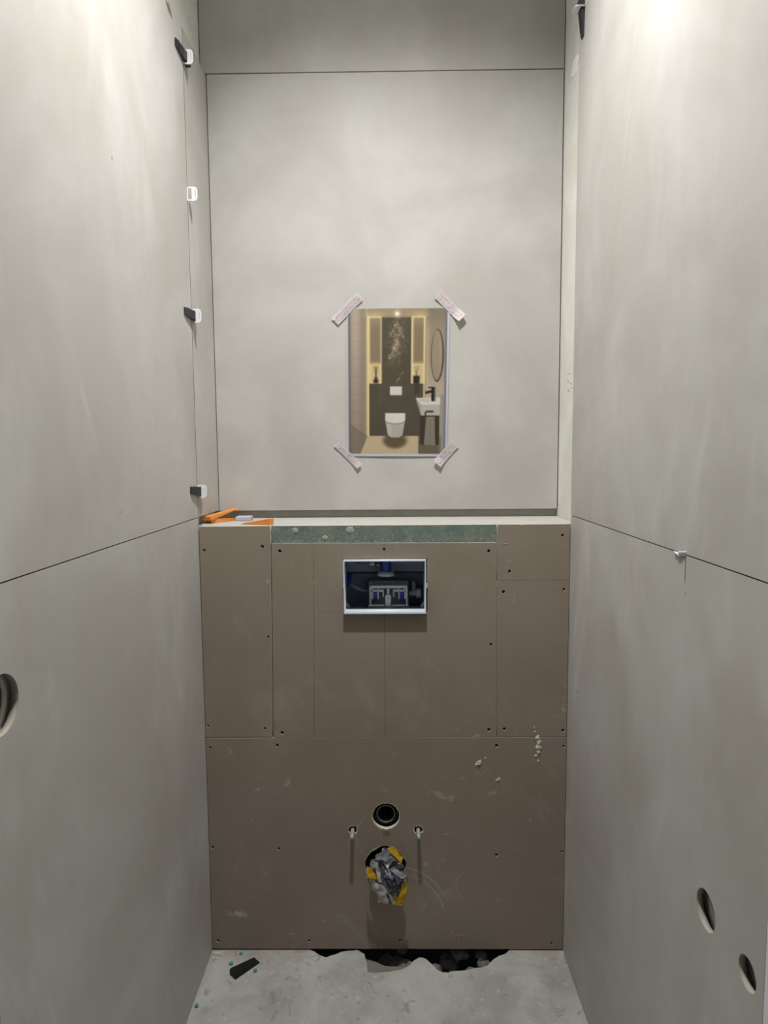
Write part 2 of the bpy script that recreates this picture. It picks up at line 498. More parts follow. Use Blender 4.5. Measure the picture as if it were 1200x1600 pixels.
# floor slab with the edge broken away under the boxing
edge = [(-0.75, -3.3), (1.75, -3.3), (1.75, 0.34), (0.86, 0.34), (0.835, 0.02), (0.806, -0.010), (0.786, -0.018), (0.767, -0.033), (0.752, -0.050), (0.738, -0.058), (0.715, -0.062), (0.692, -0.069), (0.668, -0.071), (0.643, -0.077), (0.625, -0.074), (0.613, -0.066),
        (0.602, -0.048), (0.591, -0.0335), (0.580, -0.026), (0.569, -0.0245), (0.556, -0.034), (0.543, -0.052), (0.5254, -0.064), (0.49, -0.074), (0.455, -0.0775), (0.431, -0.0770), (0.4285, -0.048), (0.4200, -0.012), (0.40, 0.002), (0.36, -0.004), (0.337, -0.016), (0.328, -0.019), (0.3172, -0.025), (0.305, -0.021), (0.2953, -0.016), (0.282, -0.004), (0.262, 0.006), (0.24, 0.34), (-0.75, 0.34)]
def rough_edge(pts, lo, hi):
    out = []
    for i in range(len(pts)):
        a, b = pts[i], pts[(i + 1) % len(pts)]
        out.append(a)
        if lo <= i < hi:
            for k in (1, 2):
                s = k / 3
                x, y = a[0] + (b[0] - a[0]) * s, a[1] + (b[1] - a[1]) * s
                q = Vector((x * 90, y * 90, 3.1))
                out.append((x + 0.0022 * mn.noise(q), y + 0.0028 * mn.noise(q + Vector((9, 4, 2)))))
    return out
bm = plate(rough_edge(edge, 4, 35), [], 0.10, lambda u, v, w: (u, v, -w))
fl = tag(obj('floor', bm, 'concrete'), 'rough grey concrete floor with a broken edge under the boxing', 'floor', kind='structure')
bm = bmesh.new(); box(bm, 0.2, 0.9, -0.12, 0.34, -0.16, -0.10)
obj('sub_base', bm, 'void', fl)
random.seed(5)
for k in range(16):                                        # broken concrete lying in the gap
    b = bmesh.new(); bmesh.ops.create_icosphere(b, subdivisions=2, radius=1)
    s = random.uniform(0.010, 0.024)
    cx, cy = random.uniform(0.46, 0.76), random.uniform(-0.045, 0.05)
    sd = Vector((k * 3.3, 1, 2))
    for v in b.verts:
        v.co = v.co * (1 + 0.55 * mn.noise(v.co * 1.3 + sd))
        v.co = Vector((v.co.x * s * 1.3, v.co.y * s, v.co.z * s * 0.8))
    bm = bmesh.new(); merge(bm, b, 0, Matrix.Translation((cx, cy, -0.075 + random.uniform(0, 0.045))))
    obj('rubble', bm, 'rubble', fl)
# shallow chipped ledges at the broken edge
for pts, z in (([(0.415, -0.008), (0.424, -0.085), (0.530, -0.085), (0.552, -0.042), (0.520, -0.0405), (0.475, -0.0375), (0.452, -0.024)], -0.014), ([(0.600, -0.040), (0.640, -0.074), (0.74, -0.055), (0.70, -0.042), (0.655, -0.052)], -0.030)):
    bm = plate(rough_edge(pts, 0, len(pts)), [], 0.05, lambda u, v, w, z=z: (u, v, z - w))
    obj('chipped_ledge', bm, 'ledge', fl)

# hall behind the door opening (camera side)
def wallbox(name, a, label):
    bm = bmesh.new(); box(bm, *a)
    return tag(obj(name, bm, 'plaster'), label, 'wall', kind='structure')
wallbox('wall_hall_left', (-0.75, -0.70, -3.2, -1.05, 0, CEIL), 'plain hall wall on the left of the doorway')
wallbox('wall_hall_right', (1.70, 1.75, -3.2, -1.05, 0, CEIL), 'plain hall wall on the right of the doorway')
wallbox('wall_front', (-0.75, 1.75, -3.3, -3.2, 0, CEIL), 'plain hall wall behind the viewer')
wallbox('wall_return_left', (-0.75, XL - 0.012, -1.05, -0.97, 0, CEIL), 'plastered return wall left of the doorway')
wallbox('wall_return_right', (XR + 0.012, 1.75, -1.05, -0.97, 0, CEIL), 'plastered return wall right of the doorway')
bm = bmesh.new(); box(bm, W - 0.001, XR + 0.013, -1.055, YE - 0.0005, 0, 2.45, 0.003)
tag(obj('trim_1', bm, 'paint'), 'white painted door lining at the right end of the tiles', 'door lining', kind='structure')
bm = bmesh.new(); box(bm, XL - 0.013, 0.001, -1.055, YE - 0.0005, 0, 2.45, 0.003)
tag(obj('trim_2', bm, 'paint'), 'white painted door lining at the left end of the tiles', 'door lining', kind='structure')

# ------------------------------------------------------------------ wall tiles, each a piece of its wall
TT = 0.010
def tile(u0, v0, u1, v1, holes, put, axis, parent, edge='body'):
    bm = plate(rect(u0, v0, u1, v1), holes, TT, put)
    return obj('tile', edge_mats(bm, axis), ['tile', edge], parent)
G = 0.0010
tile(YE, 0.004, -G, ZB - 0.0011, [circle(HL[0], HL[1], HL[2], 48)], onL(0), 0, wl)
tile(YE, ZB + 0.0011, -G, ZT, [], onL(0), 0, wl)
tile(0.0026, ZB + G, D + 0.004, ZT, [], onL(-0.0002), 0, wl, 'joint_shade')
tile(YE, 0.004, -0.001, ZB - 0.0011, [circle(HR1[0], HR1[1], HR1[2], 40), circle(HR2[0], HR2[1], HR2[2], 40)], onR(W), 0, wr)
tile(YE, ZB + 0.0011, -0.001, ZT, [], onR(W), 0, wr)
tile(0.002, ZB, 0.9795, ZT + 0.001, [], onY(D), 1, wb)
tile(-0.0145, ZT + 0.004, 0.9805, CEIL - 0.004, [], onY(D), 1, wb)
# adhesive dabs behind the back tiles
bm = bmesh.new(); box(bm, 0.02, 0.95, D + TT, YB, ZB + 0.03, CEIL - 0.02)
obj('adhesive_bed', bm, 'grey_wall', wb)

# ------------------------------------------------------------------ boxed-in cistern wall: boards, top, frame
cw = tag(empty('wall_cistern', (W / 2, 0, 0)), 'brown-grey boarded boxing round the hidden cistern', 'wall', kind='structure')
BT = 0.0125
def board(name, outline, holes, mats=('board', 'core'), y0=0.0, t=BT):
    bm = plate(outline, holes, t, onY(y0))
    return obj(name, edge_mats(bm, 1), list(mats), cw)
def wavy(pts, amp=0.0008, step=0.02, seed=0):
    out = []
    for i in range(len(pts)):
        a, b = Vector(pts[i]), Vector(pts[(i + 1) % len(pts)])
        n = max(1, int((b - a).length / step))
        for k in range(n):
            q = a.lerp(b, k / n)
            if k:
                s = Vector((q.x * 40 + seed, q.y * 40, seed))
                q = q + Vector((mn.noise(s), mn.noise(s + Vector((7, 3, 1))))) * amp
            out.append((q.x, q.y))
    return out
SR = 0.0042
scr = {
 'left': [(0.0125, 1.114), (0.165, 1.123), (0.1745, 0.883), (0.008, 0.641), (0.160, 0.633)],
 'mid': [(0.210, 1.111), (0.482, 1.114), (0.754, 1.108), (0.206, 0.621), (0.757, 0.628), (0.761, 0.860)],
 'rtop': [(0.944, 1.148), (0.808, 1.054)],
 'rlow': [(0.793, 1.000), (0.950, 1.006), (0.798, 0.630), (0.9535, 0.626)],
 'low': [(0.192, 0.586), (0.011, 0.580), (0.778, 0.584), (0.956, 0.582), (0.0095, 0.299), (0.190, 0.295), (0.780, 0.277), (0.957, 0.286), (0.016, 0.028), (0.268, 0.028), (0.518, 0.030), (0.933, 0.022)]}
# edges follow the photographed joints
SX0, SX1, SZ0, SZ1 = 0.3762, 0.5903, 0.9471, 1.0876          # flush access sleeve
def scr_holes(k): return [circle(x, z, SR * (0.85 + 0.3 * random.random()), 12, 0.25, x * 31 + z * 17) for x, z in scr[k]]
bd = {}
bd['left'] = board('board', wavy([(0.0008, 0.6095), (0.1795, 0.6095), (0.1868, 1.1762), (0.0012, 1.1755)], 0.0010, 0.02, 1), scr_holes('left'))
bd['mid'] = board('board', wavy([(0.1826, 0.6080), (0.7775, 0.6080), (0.7740, 1.1292), (0.1890, 1.1308)], 0.0006, 0.02, 2),
                  [wavy(rect(SX0 - 0.0024, SZ0 - 0.0022, SX1 + 0.0042, SZ1 + 0.0016), 0.0007, 0.012, 4)] + scr_holes('mid'))
bd['rtop'] = board('board', wavy([(0.7763, 1.0310), (0.9632, 1.0310), (0.9632, 1.1762), (0.7755, 1.1762)], 0.0010, 0.02, 3), scr_holes('rtop'))
bd['rlow'] = board('board', wavy([(0.7795, 0.6090), (0.9632, 0.6090), (0.9632, 1.0302), (0.7763, 1.0302)], 0.0005, 0.02, 5), scr_holes('rlow'))
bd['low'] = board('board', wavy([(0.0008, 0.0050), (0.9632, 0.0050), (0.9632, 0.6064), (0.0008, 0.6066)], 0.0005, 0.03, 6),
                  scr_holes('low') + [circle(HOLES[0][0], HOLES[0][1], HOLES[0][2], 20, 0.16, 3.0), circle(HOLES[1][0], HOLES[1][1], HOLES[1][2], 20, 0.16, 8.0),
                                      circle(0.4815, 0.3872, 0.0362, 44, 0.02, 2.0), circle(0.479, 0.248, 0.0545, 44, 0.10, 5.0)])
gb = board('green_board', wavy([(0.1895, 1.1322), (0.7735, 1.1305), (0.7742, 1.1765), (0.1885, 1.1765)], 0.0004, 0.02, 7), [], ('green', 'core'), 0.0030, 0.010)
gb['label'] = 'green moisture-resistant board strip'
for k, (x, z, r) in enumerate(((0.2513, 1.164, 0.0085), (0.3943, 1.1645, 0.0105), (0.3285, 1.1445, 0.0078))):   # filler dabs on the green strip
    b = bmesh.new(); bmesh.ops.create_icosphere(b, subdivisions=3, radius=1)
    for v in b.verts:
        v.co = v.co * (1 + 0.30 * mn.noise(v.co * 1.4 + Vector((k * 5, 0, 0))))
        v.co = Vector((x + v.co.x * r, 0.003 + v.co.y * 0.0012, z + v.co.z * r * 0.85))
        v.co.z = min(v.co.z, 1.176)
    bm = bmesh.new(); merge(bm, b)
    obj('filler_dab', bm, 'grey_dab', gb, True)
# countersunk screw, shared mesh
b = bmesh.new()
lathe(b, (0, 0, 0), (0, 1, 0), [(0.0028, 0.0046), (0.0028, 0.0030), (0.0045, 0.0012), (0.0045, 0.0001)], 12)
screw_me = bpy.data.meshes.new('screw'); fix(b).to_mesh(screw_me); b.free(); screw_me.materials.append(MT['screw'])
for k, lst in scr.items():
    for x, z in lst:
        s = bpy.data.objects.new('screw', screw_me); COL.objects.link(s)
        s.location = (x, 0, z); s.parent = bd[k]
        s.location = (x, 0, z)
# torn gypsum lips along the cut edges
def lip(name, pts, r, seed, parent, m='core'):
    P = []
    for i in range(len(pts) - 1):
        a, c = Vector(pts[i]), Vector(pts[i + 1]); n = max(2, int((c - a).length / 0.006))
        P += [a.lerp(c, k / n) for k in range(n)]
    P.append(Vector(pts[-1]))
    rr = [max(0.0003, r * (0.55 + 0.9 * mn.noise(p * 60 + Vector((seed, 0, 0))))) for p in P]
    bm = bmesh.new(); tube(bm, P, rr, 6)
    return obj(name, fix(bm), m, parent)
lip('torn_edge', [(0.188, 0.001, 1.1312), (0.773, 0.001, 1.1298)], 0.0011, 2, bd['mid'])
lip('torn_edge', [(0.1880, 0.0008, 1.1755), (0.1878, 0.0008, 1.128)], 0.0011, 6, bd['left'])
lip('torn_edge', [(0.004, 0.0035, 1.1765), (0.187, 0.0035, 1.1768)], 0.0022, 9, bd['left'])
lip('torn_edge', [(0.776, 0.0035, 1.1768), (0.961, 0.0035, 1.1768)], 0.0020, 13, bd['rtop'])
lip('torn_edge', [(0.7745, 0.0008, 1.1755), (0.7742, 0.0008, 1.128)], 0.0010, 16, bd['rtop'])
lip('torn_edge', [(0.430, -0.0005, 0.9445), (0.594, -0.0005, 0.9450)], 0.0013, 21, bd['mid'])
lip('torn_edge', [(0.780, 0.0, 1.1282), (0.803, -0.0002, 1.1265)], 0.0007, 23, bd['rtop'])
# faint chalk scribble low on the bottom board
for st_ in ([(0.6615, 0.0600), (0.6600, 0.0500), (0.6615, 0.0430), (0.6660, 0.0405), (0.6700, 0.0400)], [(0.6730, 0.0400), (0.6735, 0.0470), (0.6765, 0.0490), (0.6780, 0.0410)],
            [(0.6785, 0.0400), (0.6800, 0.0500), (0.6845, 0.0520), (0.6850, 0.0410)], [(0.6855, 0.0410), (0.6875, 0.0480), (0.6910, 0.0480), (0.6925, 0.0400)]):
    bm = bmesh.new(); tube(bm, [(x, 0.0003, z - 0.004) for x, z in st_], 0.0008, 6)
    obj('chalk_stroke', fix(bm), 'chalk', bd['low'])
# top panel of the boxing
bm = bmesh.new(); box(bm, XL + 0.001, XR - 0.001, BT, YB, H - 0.0125, H, 0.0006)
obj('top_panel', bm, 'white_board', cw)
# steel frame behind the boards (seen only as darkness in the joints)
bm = bmesh.new()
for x in (0.035, 0.150, 0.215, 0.745, 0.815, 0.925):
    box(bm, x - 0.02, x + 0.02, BT + 0.001, BT + 0.041, 0.0, 1.160)
box(bm, 0.0, 0.96, BT + 0.001, BT + 0.03, 0.585, 0.63)
box(bm, 0.0, 0.96, BT + 0.001, BT + 0.03, 1.10, 1.160)
obj('frame', fix(bm), 'steel', cw)

# ------------------------------------------------------------------ concealed cistern seen through the flush opening
ci = empty('concealed_cistern', (0.483, 0.06, 0.95))
tag(ci, 'concealed cistern with white sleeve and blue parts in the board opening', 'cistern')
def cbox(name, lst, m, parent=ci, bevel=0.0):
    bm = bmesh.new()
    for a in lst: box(bm, *a, bevel)
    return obj(name, fix(bm), m, parent)
yf, yr, tk = -0.0165, 0.056, 0.0029
bm = bmesh.new()
b = plate(rect(SX0, SZ0, SX1, SZ1), [rect(SX0 + tk, SZ0 + tk, SX1 - tk, SZ1 - tk)], yr - yf, onY(yf))
merge(bm, b)
sleeve = obj('sleeve', fix(bm), 'ice_plastic', ci)
# corner gussets of the sleeve
for sx, x in ((1, SX0 + tk), (-1, SX1 - tk)):
    bm = bmesh.new()
    tri = [(x, SZ0 + tk), (x + sx * 0.010, SZ0 + tk), (x, SZ0 + tk + 0.016)]
    merge(bm, plate(tri, [], 0.006, onY(yr - 0.008)))
    obj('gusset', fix(bm), 'pale_grey', sleeve)
for x in (SX0 - 0.0025, SX1 + 0.0012):
    bm = bmesh.new(); box(bm, x, x + 0.0025, -0.006, 0.002, 1.012, 1.024, 0.0006)
    obj('snap_lug', bm, 'ice_plastic', sleeve)
# tank: open-fronted dark box behind the sleeve
tb = bmesh.new()
x0, x1, y0, y1, z0, z1 = 0.335, 0.632, yr, 0.165, 0.905, 1.125
box(tb, x0, x1, y1, y1 + 0.004, z0, z1); box(tb, x0 - 0.004, x0, y0, y1, z0, z1); box(tb, x1, x1 + 0.004, y0, y1, z0, z1)
box(tb, x0, x1, y0, y1, z1, z1 + 0.004); box(tb, x0, x1, y0, y1, z0 - 0.004, z0)
tank = obj('tank', fix(tb), 'navy', ci)
bm = plate(rect(x0, z0, x1, z1), [rect(SX0 + tk + 0.001, SZ0 + tk - 0.001, SX1 - tk - 0.001, SZ1 - tk + 0.004)], 0.004, onY(yr))
obj('tank_front', bm, 'navy', ci)
cbox('insulation_panel', [(0.36, 0.61, 0.150, 0.160, 1.028, 1.10)], 'slate', tank, 0.002)
cbox('insulation_panel', [(0.36, 0.61, 0.155, 0.163, 0.92, 1.022)], 'slate2', tank, 0.002)
# flush unit: white bracket, two cobalt tappets, middle lever
bm = bmesh.new()
for a in ((0.4405, 0.5440, 0.072, 0.082, 0.996, 1.0035), (0.4405, 0.4445, 0.068, 0.090, 0.950, 1.000), (0.5400, 0.5440, 0.068, 0.090, 0.950, 1.000),
          (0.4375, 0.4810, 0.064, 0.078, 0.9475, 0.9510), (0.5010, 0.5465, 0.064, 0.078, 0.9475, 0.9510),
          (0.4450, 0.4500, 0.072, 0.080, 0.966, 0.996), (0.4620, 0.4655, 0.072, 0.080, 0.966, 0.996), (0.4450, 0.4800, 0.072, 0.080, 0.986, 0.992),
          (0.4760, 0.4800, 0.072, 0.080, 0.972, 0.990), (0.5040, 0.5080, 0.072, 0.080, 0.972, 0.990), (0.5040, 0.5400, 0.072, 0.080, 0.986, 0.992), (0.5190, 0.5225, 0.072, 0.080, 0.966, 0.996), (0.5350, 0.5400, 0.072, 0.080, 0.966, 0.996)):
    box(bm, *a, 0.0006)
fu = obj('flush_unit', fix(bm), 'white_plastic', ci)
cbox('flush_unit_back', [(0.437, 0.548, 0.092, 0.130, 0.945, 1.012)], 'mid_grey', fu, 0.002)
for x in (0.4560, 0.5285):
    bm = bmesh.new(); lathe(bm, (x, 0.074, 0.962), (0, 0, 1), [(0, 0.0001), (0, 0.0062), (0.022, 0.0062), (0.0245, 0.005), (0.0245, 0.0001)], 20)
    obj('tappet', fix(bm), 'blue', fu)
bm = bmesh.new(); box(bm, 0.4835, 0.4990, 0.058, 0.070, 0.948, 0.980, 0.002); box(bm, 0.4880, 0.4945, 0.066, 0.076, 0.978, 0.998, 0.001)
lv = obj('lever', fix(bm), 'white_plastic', fu)
bm = bmesh.new(); lathe(bm, (0.4912, 0.0575, 0.972), (0, 1, 0), [(0, 0.0001), (0, 0.0018), (0.003, 0.0018)], 12)
obj('pin', fix(bm), 'black_plastic', lv)
# fill valve hanging from the top
bm = bmesh.new(); lathe(bm, (0.4855, 0.105, 1.030), (0, 0, 1), [(0, 0.0001), (0, 0.010), (0.004, 0.0145), (0.05, 0.0150), (0.07, 0.0150)], 24)
fv = obj('fill_valve', fix(bm), 'blue', ci)
bm = bmesh.new(); lathe(bm, (0.4855, 0.105, 1.026), (0, 0, 1), [(0.012, 0.0155), (0.008, 0.022), (0.000, 0.024), (-0.002, 0.0001)], 24)
obj('valve_bowl', fix(bm), 'slate', fv)
bm = bmesh.new(); tube(bm, [(0.40, 0.100, 1.063), (0.43, 0.100, 1.062), (0.455, 0.100, 1.060)], 0.0030, 10); obj('valve_rod', fix(bm), 'mid_grey', fv)
bm = bmesh.new(); tube(bm, [(0.440, 0.098, 1.0605), (0.4545, 0.098, 1.0595)], 0.0052, 12); obj('rod_sleeve', fix(bm), 'white_plastic', fv)
bm = bmesh.new(); tube(bm, [(0.4545, 0.098, 1.059), (0.470, 0.098, 1.056)], [0.0055, 0.0062], 12); obj('brass_nut', fix(bm), 'brass', fv)
# braided hose on the left, angle valve on the right
bm = bmesh.new(); tube(bm, [(0.385, 0.09, 1.005), (0.398, 0.088, 0.997), (0.415, 0.09, 0.989), (0.430, 0.10, 0.983), (0.445, 0.115, 0.98)], 0.0052, 12)
obj('hose', fix(bm), 'mid_grey', ci)
bm = bmesh.new(); tube(bm, [(0.3835, 0.10, 1.035), (0.381, 0.095, 1.01), (0.386, 0.088, 1.003)], 0.0085, 12)
obj('hose_elbow', fix(bm), 'blue', ci)
bm = bmesh.new(); lathe(bm, (0.549, 0.095, 0.977), (1, 0, 0), [(0, 0.0001), (0, 0.0075), (0.020, 0.0080), (0.020, 0.0135), (0.031, 0.0135), (0.033, 0.012), (0.033, 0.0001)], 24)
av = obj('angle_valve', fix(bm), 'pale_grey', ci)
bm = bmesh.new(); lathe(bm, (0.5620, 0.100, 0.985), (0, 0, 1), [(0, 0.0072), (0.023, 0.0072), (0.025, 0.006), (0.025, 0.0001)], 18)
obj('valve_stem', fix(bm), 'mid_grey', av)

# ------------------------------------------------------------------ pipe connections in the lower board
bm = bmesh.new()
lathe(bm, (0.4812, 0.0165, 0.3872), (0, 1, 0), [(0.030, 0.0345), (0.000, 0.0345), (0.000, 0.0300), (0.006, 0.0285), (0.006, 0.0255), (-0.004, 0.0250), (-0.004, 0.0222), (0.012, 0.0215), (0.07, 0.0210), (0.07, 0.0001)], 48)
fp = tag(obj('flush_pipe_socket', fix(bm), 'dark_rubber', None), 'round black flush pipe socket in hole above the two bolts', 'pipe socket')
bm = bmesh.new(); lathe(bm, (0.4812, 0.0165, 0.3872), (0, 1, 0), [(-0.0046, 0.0250), (-0.0052, 0.0238), (-0.0046, 0.0226), (-0.0030, 0.0226), (-0.0030, 0.0250)], 48)
obj('seal_ring', fix(bm), 'mid_grey', fp)
for x, side in ((0.3912, 'left'), (0.5685, 'right')):
    bm = bmesh.new()
    N = 58
    pts = [(x, 0.055 - 0.090 * i / N, 0.3478) for i in range(N + 1)]
    tube(bm, pts, [0.0056 if i % 2 else 0.0049 for i in range(N)] + [0.0042], 12)
    tag(obj('threaded_bolt', fix(bm), 'zinc'), 'zinc threaded mounting bolt %s of the pipe socket' % side, 'bolt', 'toilet mounting bolts')
bm = bmesh.new()
lathe(bm, (0.479, 0.050, 0.246), (0, 1, 0), [(0.12, 0.0500), (0.000, 0.0500), (0.000, 0.0465), (0.12, 0.0460), (0.12, 0.0001)], 48)
tag(obj('drain_pipe', fix(bm), 'dark_rubber'), 'black drain pipe behind the stuffed plastic in the lower hole', 'pipe')

# crumpled plastic stuffed in the drain
def sheet(name, c, m, parent, seed, amp=0.006, n=16, jag=0.003, bow=0.0):
    """crumpled film patch: c = four corners (x, y, z) in order round the patch"""
    c = [Vector(q) for q in c]
    nr = (c[1] - c[0]).cross(c[3] - c[0]).normalized()
    if nr.y > 0: nr = -nr
    bm = bmesh.new(); g = []
    for j in range(n + 1):
        row = []
        for i in range(n + 1):
            s, t = i / n, j / n
            q = c[0].lerp(c[1], s).lerp(c[3].lerp(c[2], s), t)
            w = q * 38 + Vector((seed * 3.7, seed, 0))
            rdg = abs(mn.noise(w)) * 1.6 + 0.25 * abs(mn.noise(w * 2.4)) - 0.4
            q = q + nr * (amp * rdg + bow * math.sin(PI * s) * math.sin(PI * t))
            if i in (0, n) or j in (0, n):
                q = q + Vector((mn.noise(w * 1.9), 0, mn.noise(w * 1.9 + Vector((5, 5, 5))))) * jag
            row.append(bm.verts.new(q))
        g.append(row)
    for j in range(n):
        for i in range(n):
            bm.faces.new((g[j][i], g[j][i + 1], g[j + 1][i + 1], g[j + 1][i]))
    bmesh.ops.solidify(bm, geom=bm.faces[:], thickness=0.0008)
    return obj(name, fix(bm), m, parent)
bag = tag(empty('stuffed_plastic_bag', (0.479, -0.02, 0.24)), 'crumpled grey, white and yellow plastic stuffed in the lower drain hole', 'plastic bag')
b = bmesh.new(); bmesh.ops.create_icosphere(b, subdivisions=4, radius=1)
for v in b.verts:
    d = v.co.normalized()
    d = (d + Vector((mn.noise(d * 9), mn.noise(d * 9 + Vector((3, 0, 0))), mn.noise(d * 9 + Vector((0, 3, 0))))) * 0.10).normalized()
    w = d * 1.9 + Vector((3, 1, 7))
    k = 1 + 0.62 * (abs(mn.noise(w)) - 0.25) - 0.34 * (abs(mn.noise(w * 2.1)) - 0.2) + 0.20 * (abs(mn.noise(w * 4.5)) - 0.2)
    v.co = Vector((0.481 + d.x * 0.046 * k, -0.004 + d.y * 0.044 * k, 0.240 + d.z * 0.049 * k))
bm = bmesh.new(); merge(bm, b)
obj('grey_film', fix(bm), 'grey_film', bag)
sheet('grey_fold', [(0.447, -0.040, 0.290), (0.470, -0.046, 0.296), (0.512, -0.050, 0.214), (0.480, -0.056, 0.205)], 'grey_film', bag, 1, 0.010)
sheet('grey_fold', [(0.490, -0.044, 0.283), (0.528, -0.036, 0.272), (0.533, -0.040, 0.232), (0.500, -0.056, 0.214)], 'grey_film', bag, 9, 0.012)
sheet('yellow_fold', [(0.486, -0.026, 0.312), (0.500, -0.020, 0.316), (0.527, -0.024, 0.286), (0.522, -0.036, 0.276)], 'yellow_film', bag, 2, 0.005, 12, 0.002)
sheet('yellow_fold', [(0.430, -0.034, 0.268), (0.446, -0.040, 0.262), (0.461, -0.048, 0.240), (0.431, -0.046, 0.244)], 'yellow_film', bag, 3, 0.004, 12, 0.003)
sheet('grey_fold', [(0.488, -0.050, 0.222), (0.532, -0.044, 0.236), (0.524, -0.046, 0.196), (0.496, -0.050, 0.188)], 'grey_film', bag, 21, 0.006)
sheet('yellow_fold', [(0.524, -0.050, 0.229), (0.539, -0.042, 0.228), (0.525, -0.052, 0.168), (0.506, -0.058, 0.174)], 'yellow_film', bag, 4, 0.004, 12, 0.002)
sheet('yellow_fold', [(0.497, -0.052, 0.199), (0.511, -0.056, 0.197), (0.524, -0.052, 0.176), (0.506, -0.054, 0.170)], 'yellow_film', bag, 14, 0.003, 10, 0.002)
sheet('white_fold', [(0.450, -0.046, 0.288), (0.459, -0.050, 0.288), (0.470, -0.056, 0.236), (0.461, -0.056, 0.236)], 'white_film', bag, 5, 0.003, 12, 0.0015)
sheet('lined_fold', [(0.492, -0.056, 0.272), (0.500, -0.054, 0.279), (0.536, -0.048, 0.250), (0.522, -0.056, 0.246)], 'lined_film', bag, 6, 0.003, 12, 0.001)
sheet('lined_fold', [(0.520, -0.054, 0.256), (0.530, -0.050, 0.258), (0.536, -0.046, 0.230), (0.531, -0.050, 0.230)], 'lined_film', bag, 16, 0.002, 10, 0.001)
sheet('violet_fold', [(0.500, -0.057, 0.261), (0.513, -0.057, 0.255), (0.519, -0.060, 0.236), (0.511, -0.062, 0.235)], 'violet_film', bag, 7, 0.002, 10, 0.0015)
sheet('white_flap', [(0.441, -0.046, 0.236), (0.470, -0.056, 0.228), (0.468, -0.054, 0.196), (0.441, -0.040, 0.204)], 'white_film', bag, 8, 0.006, 14, 0.003, 0.004)
sheet('white_flap', [(0.464, -0.056, 0.234), (0.484, -0.058, 0.222), (0.490, -0.052, 0.172), (0.458, -0.046, 0.172)], 'white_film', bag, 10, 0.005, 14, 0.003, 0.004)
sheet('violet_fold', [(0.481, -0.060, 0.208), (0.487, -0.059, 0.206), (0.494, -0.053, 0.174), (0.487, -0.053, 0.173)], 'violet_film', bag, 11, 0.002, 8, 0.001)
sheet('white_fold', [(0.488, -0.059, 0.206), (0.494, -0.058, 0.204), (0.507, -0.053, 0.173), (0.498, -0.053, 0.172)], 'white_film', bag, 12, 0.002, 8, 0.001)

# ------------------------------------------------------------------ sockets in the side wall holes
jb = empty('junction_box', (-0.03, HL[0], HL[1]))
tag(jb, 'dark round junction box in the cut-out of the left wall', 'junction box')
bm = bmesh.new()
lathe(bm, (-0.022, HL[0], HL[1]), (-1, 0, 0), [(0.045, 0.0375), (0.0, 0.0375), (0.0, 0.0345), (0.006, 0.0340), (0.006, 0.0322), (0.045, 0.0318), (0.045, 0.0001)], 40)
obj('shell', fix(bm), 'grey_pvc', jb)
bm = bmesh.new(); box(bm, -0.034, -0.024, HL[0] + 0.018, HL[0] + 0.030, HL[1] - 0.024, HL[1] - 0.012, 0.002); obj('screw_lug', bm, 'grey_pvc', jb)
for k, (m, dy, dz) in enumerate((('pale_grey', 0.010, -0.02), ('blue', -0.006, 0.0), ('brass', -0.014, -0.012))):
    bm = bmesh.new(); tube(bm, [(-0.062, HL[0] + dy * 0.4, HL[1] + 0.012), (-0.045, HL[0] + dy, HL[1] + 0.004), (-0.036, HL[0] + dy * 1.3, HL[1] + dz), (-0.05, HL[0] + dy * 1.6, HL[1] + dz * 1.2)], 0.0030, 8)
    obj('wire', fix(bm), m, jb)
for (y, z, r), lab in ((HR1, 'dark pipe sleeve in the larger, upper-left hole of right wall'), (HR2, 'dark pipe sleeve in the smaller hole near the door lining')):
    bm = bmesh.new()
    lathe(bm, (XR + 0.009, y, z), (1, 0, 0), [(0.0, r - 0.0012), (0.0, r - 0.004), (0.05, r - 0.005), (0.05, 0.0001)], 32)
    s = tag(obj('pipe_sleeve', fix(bm), 'grey_pvc'), lab, 'pipe sleeve', 'pipe sleeves in the right wall')
    bm = bmesh.new(); lathe(bm, (XR + 0.022, y, z), (1, 0, 0), [(0.03, r * 0.5), (0.0, r * 0.5), (0.0, r * 0.40), (0.03, r * 0.38)], 24)
    obj('pipe_end', fix(bm), 'dark_rubber', s)

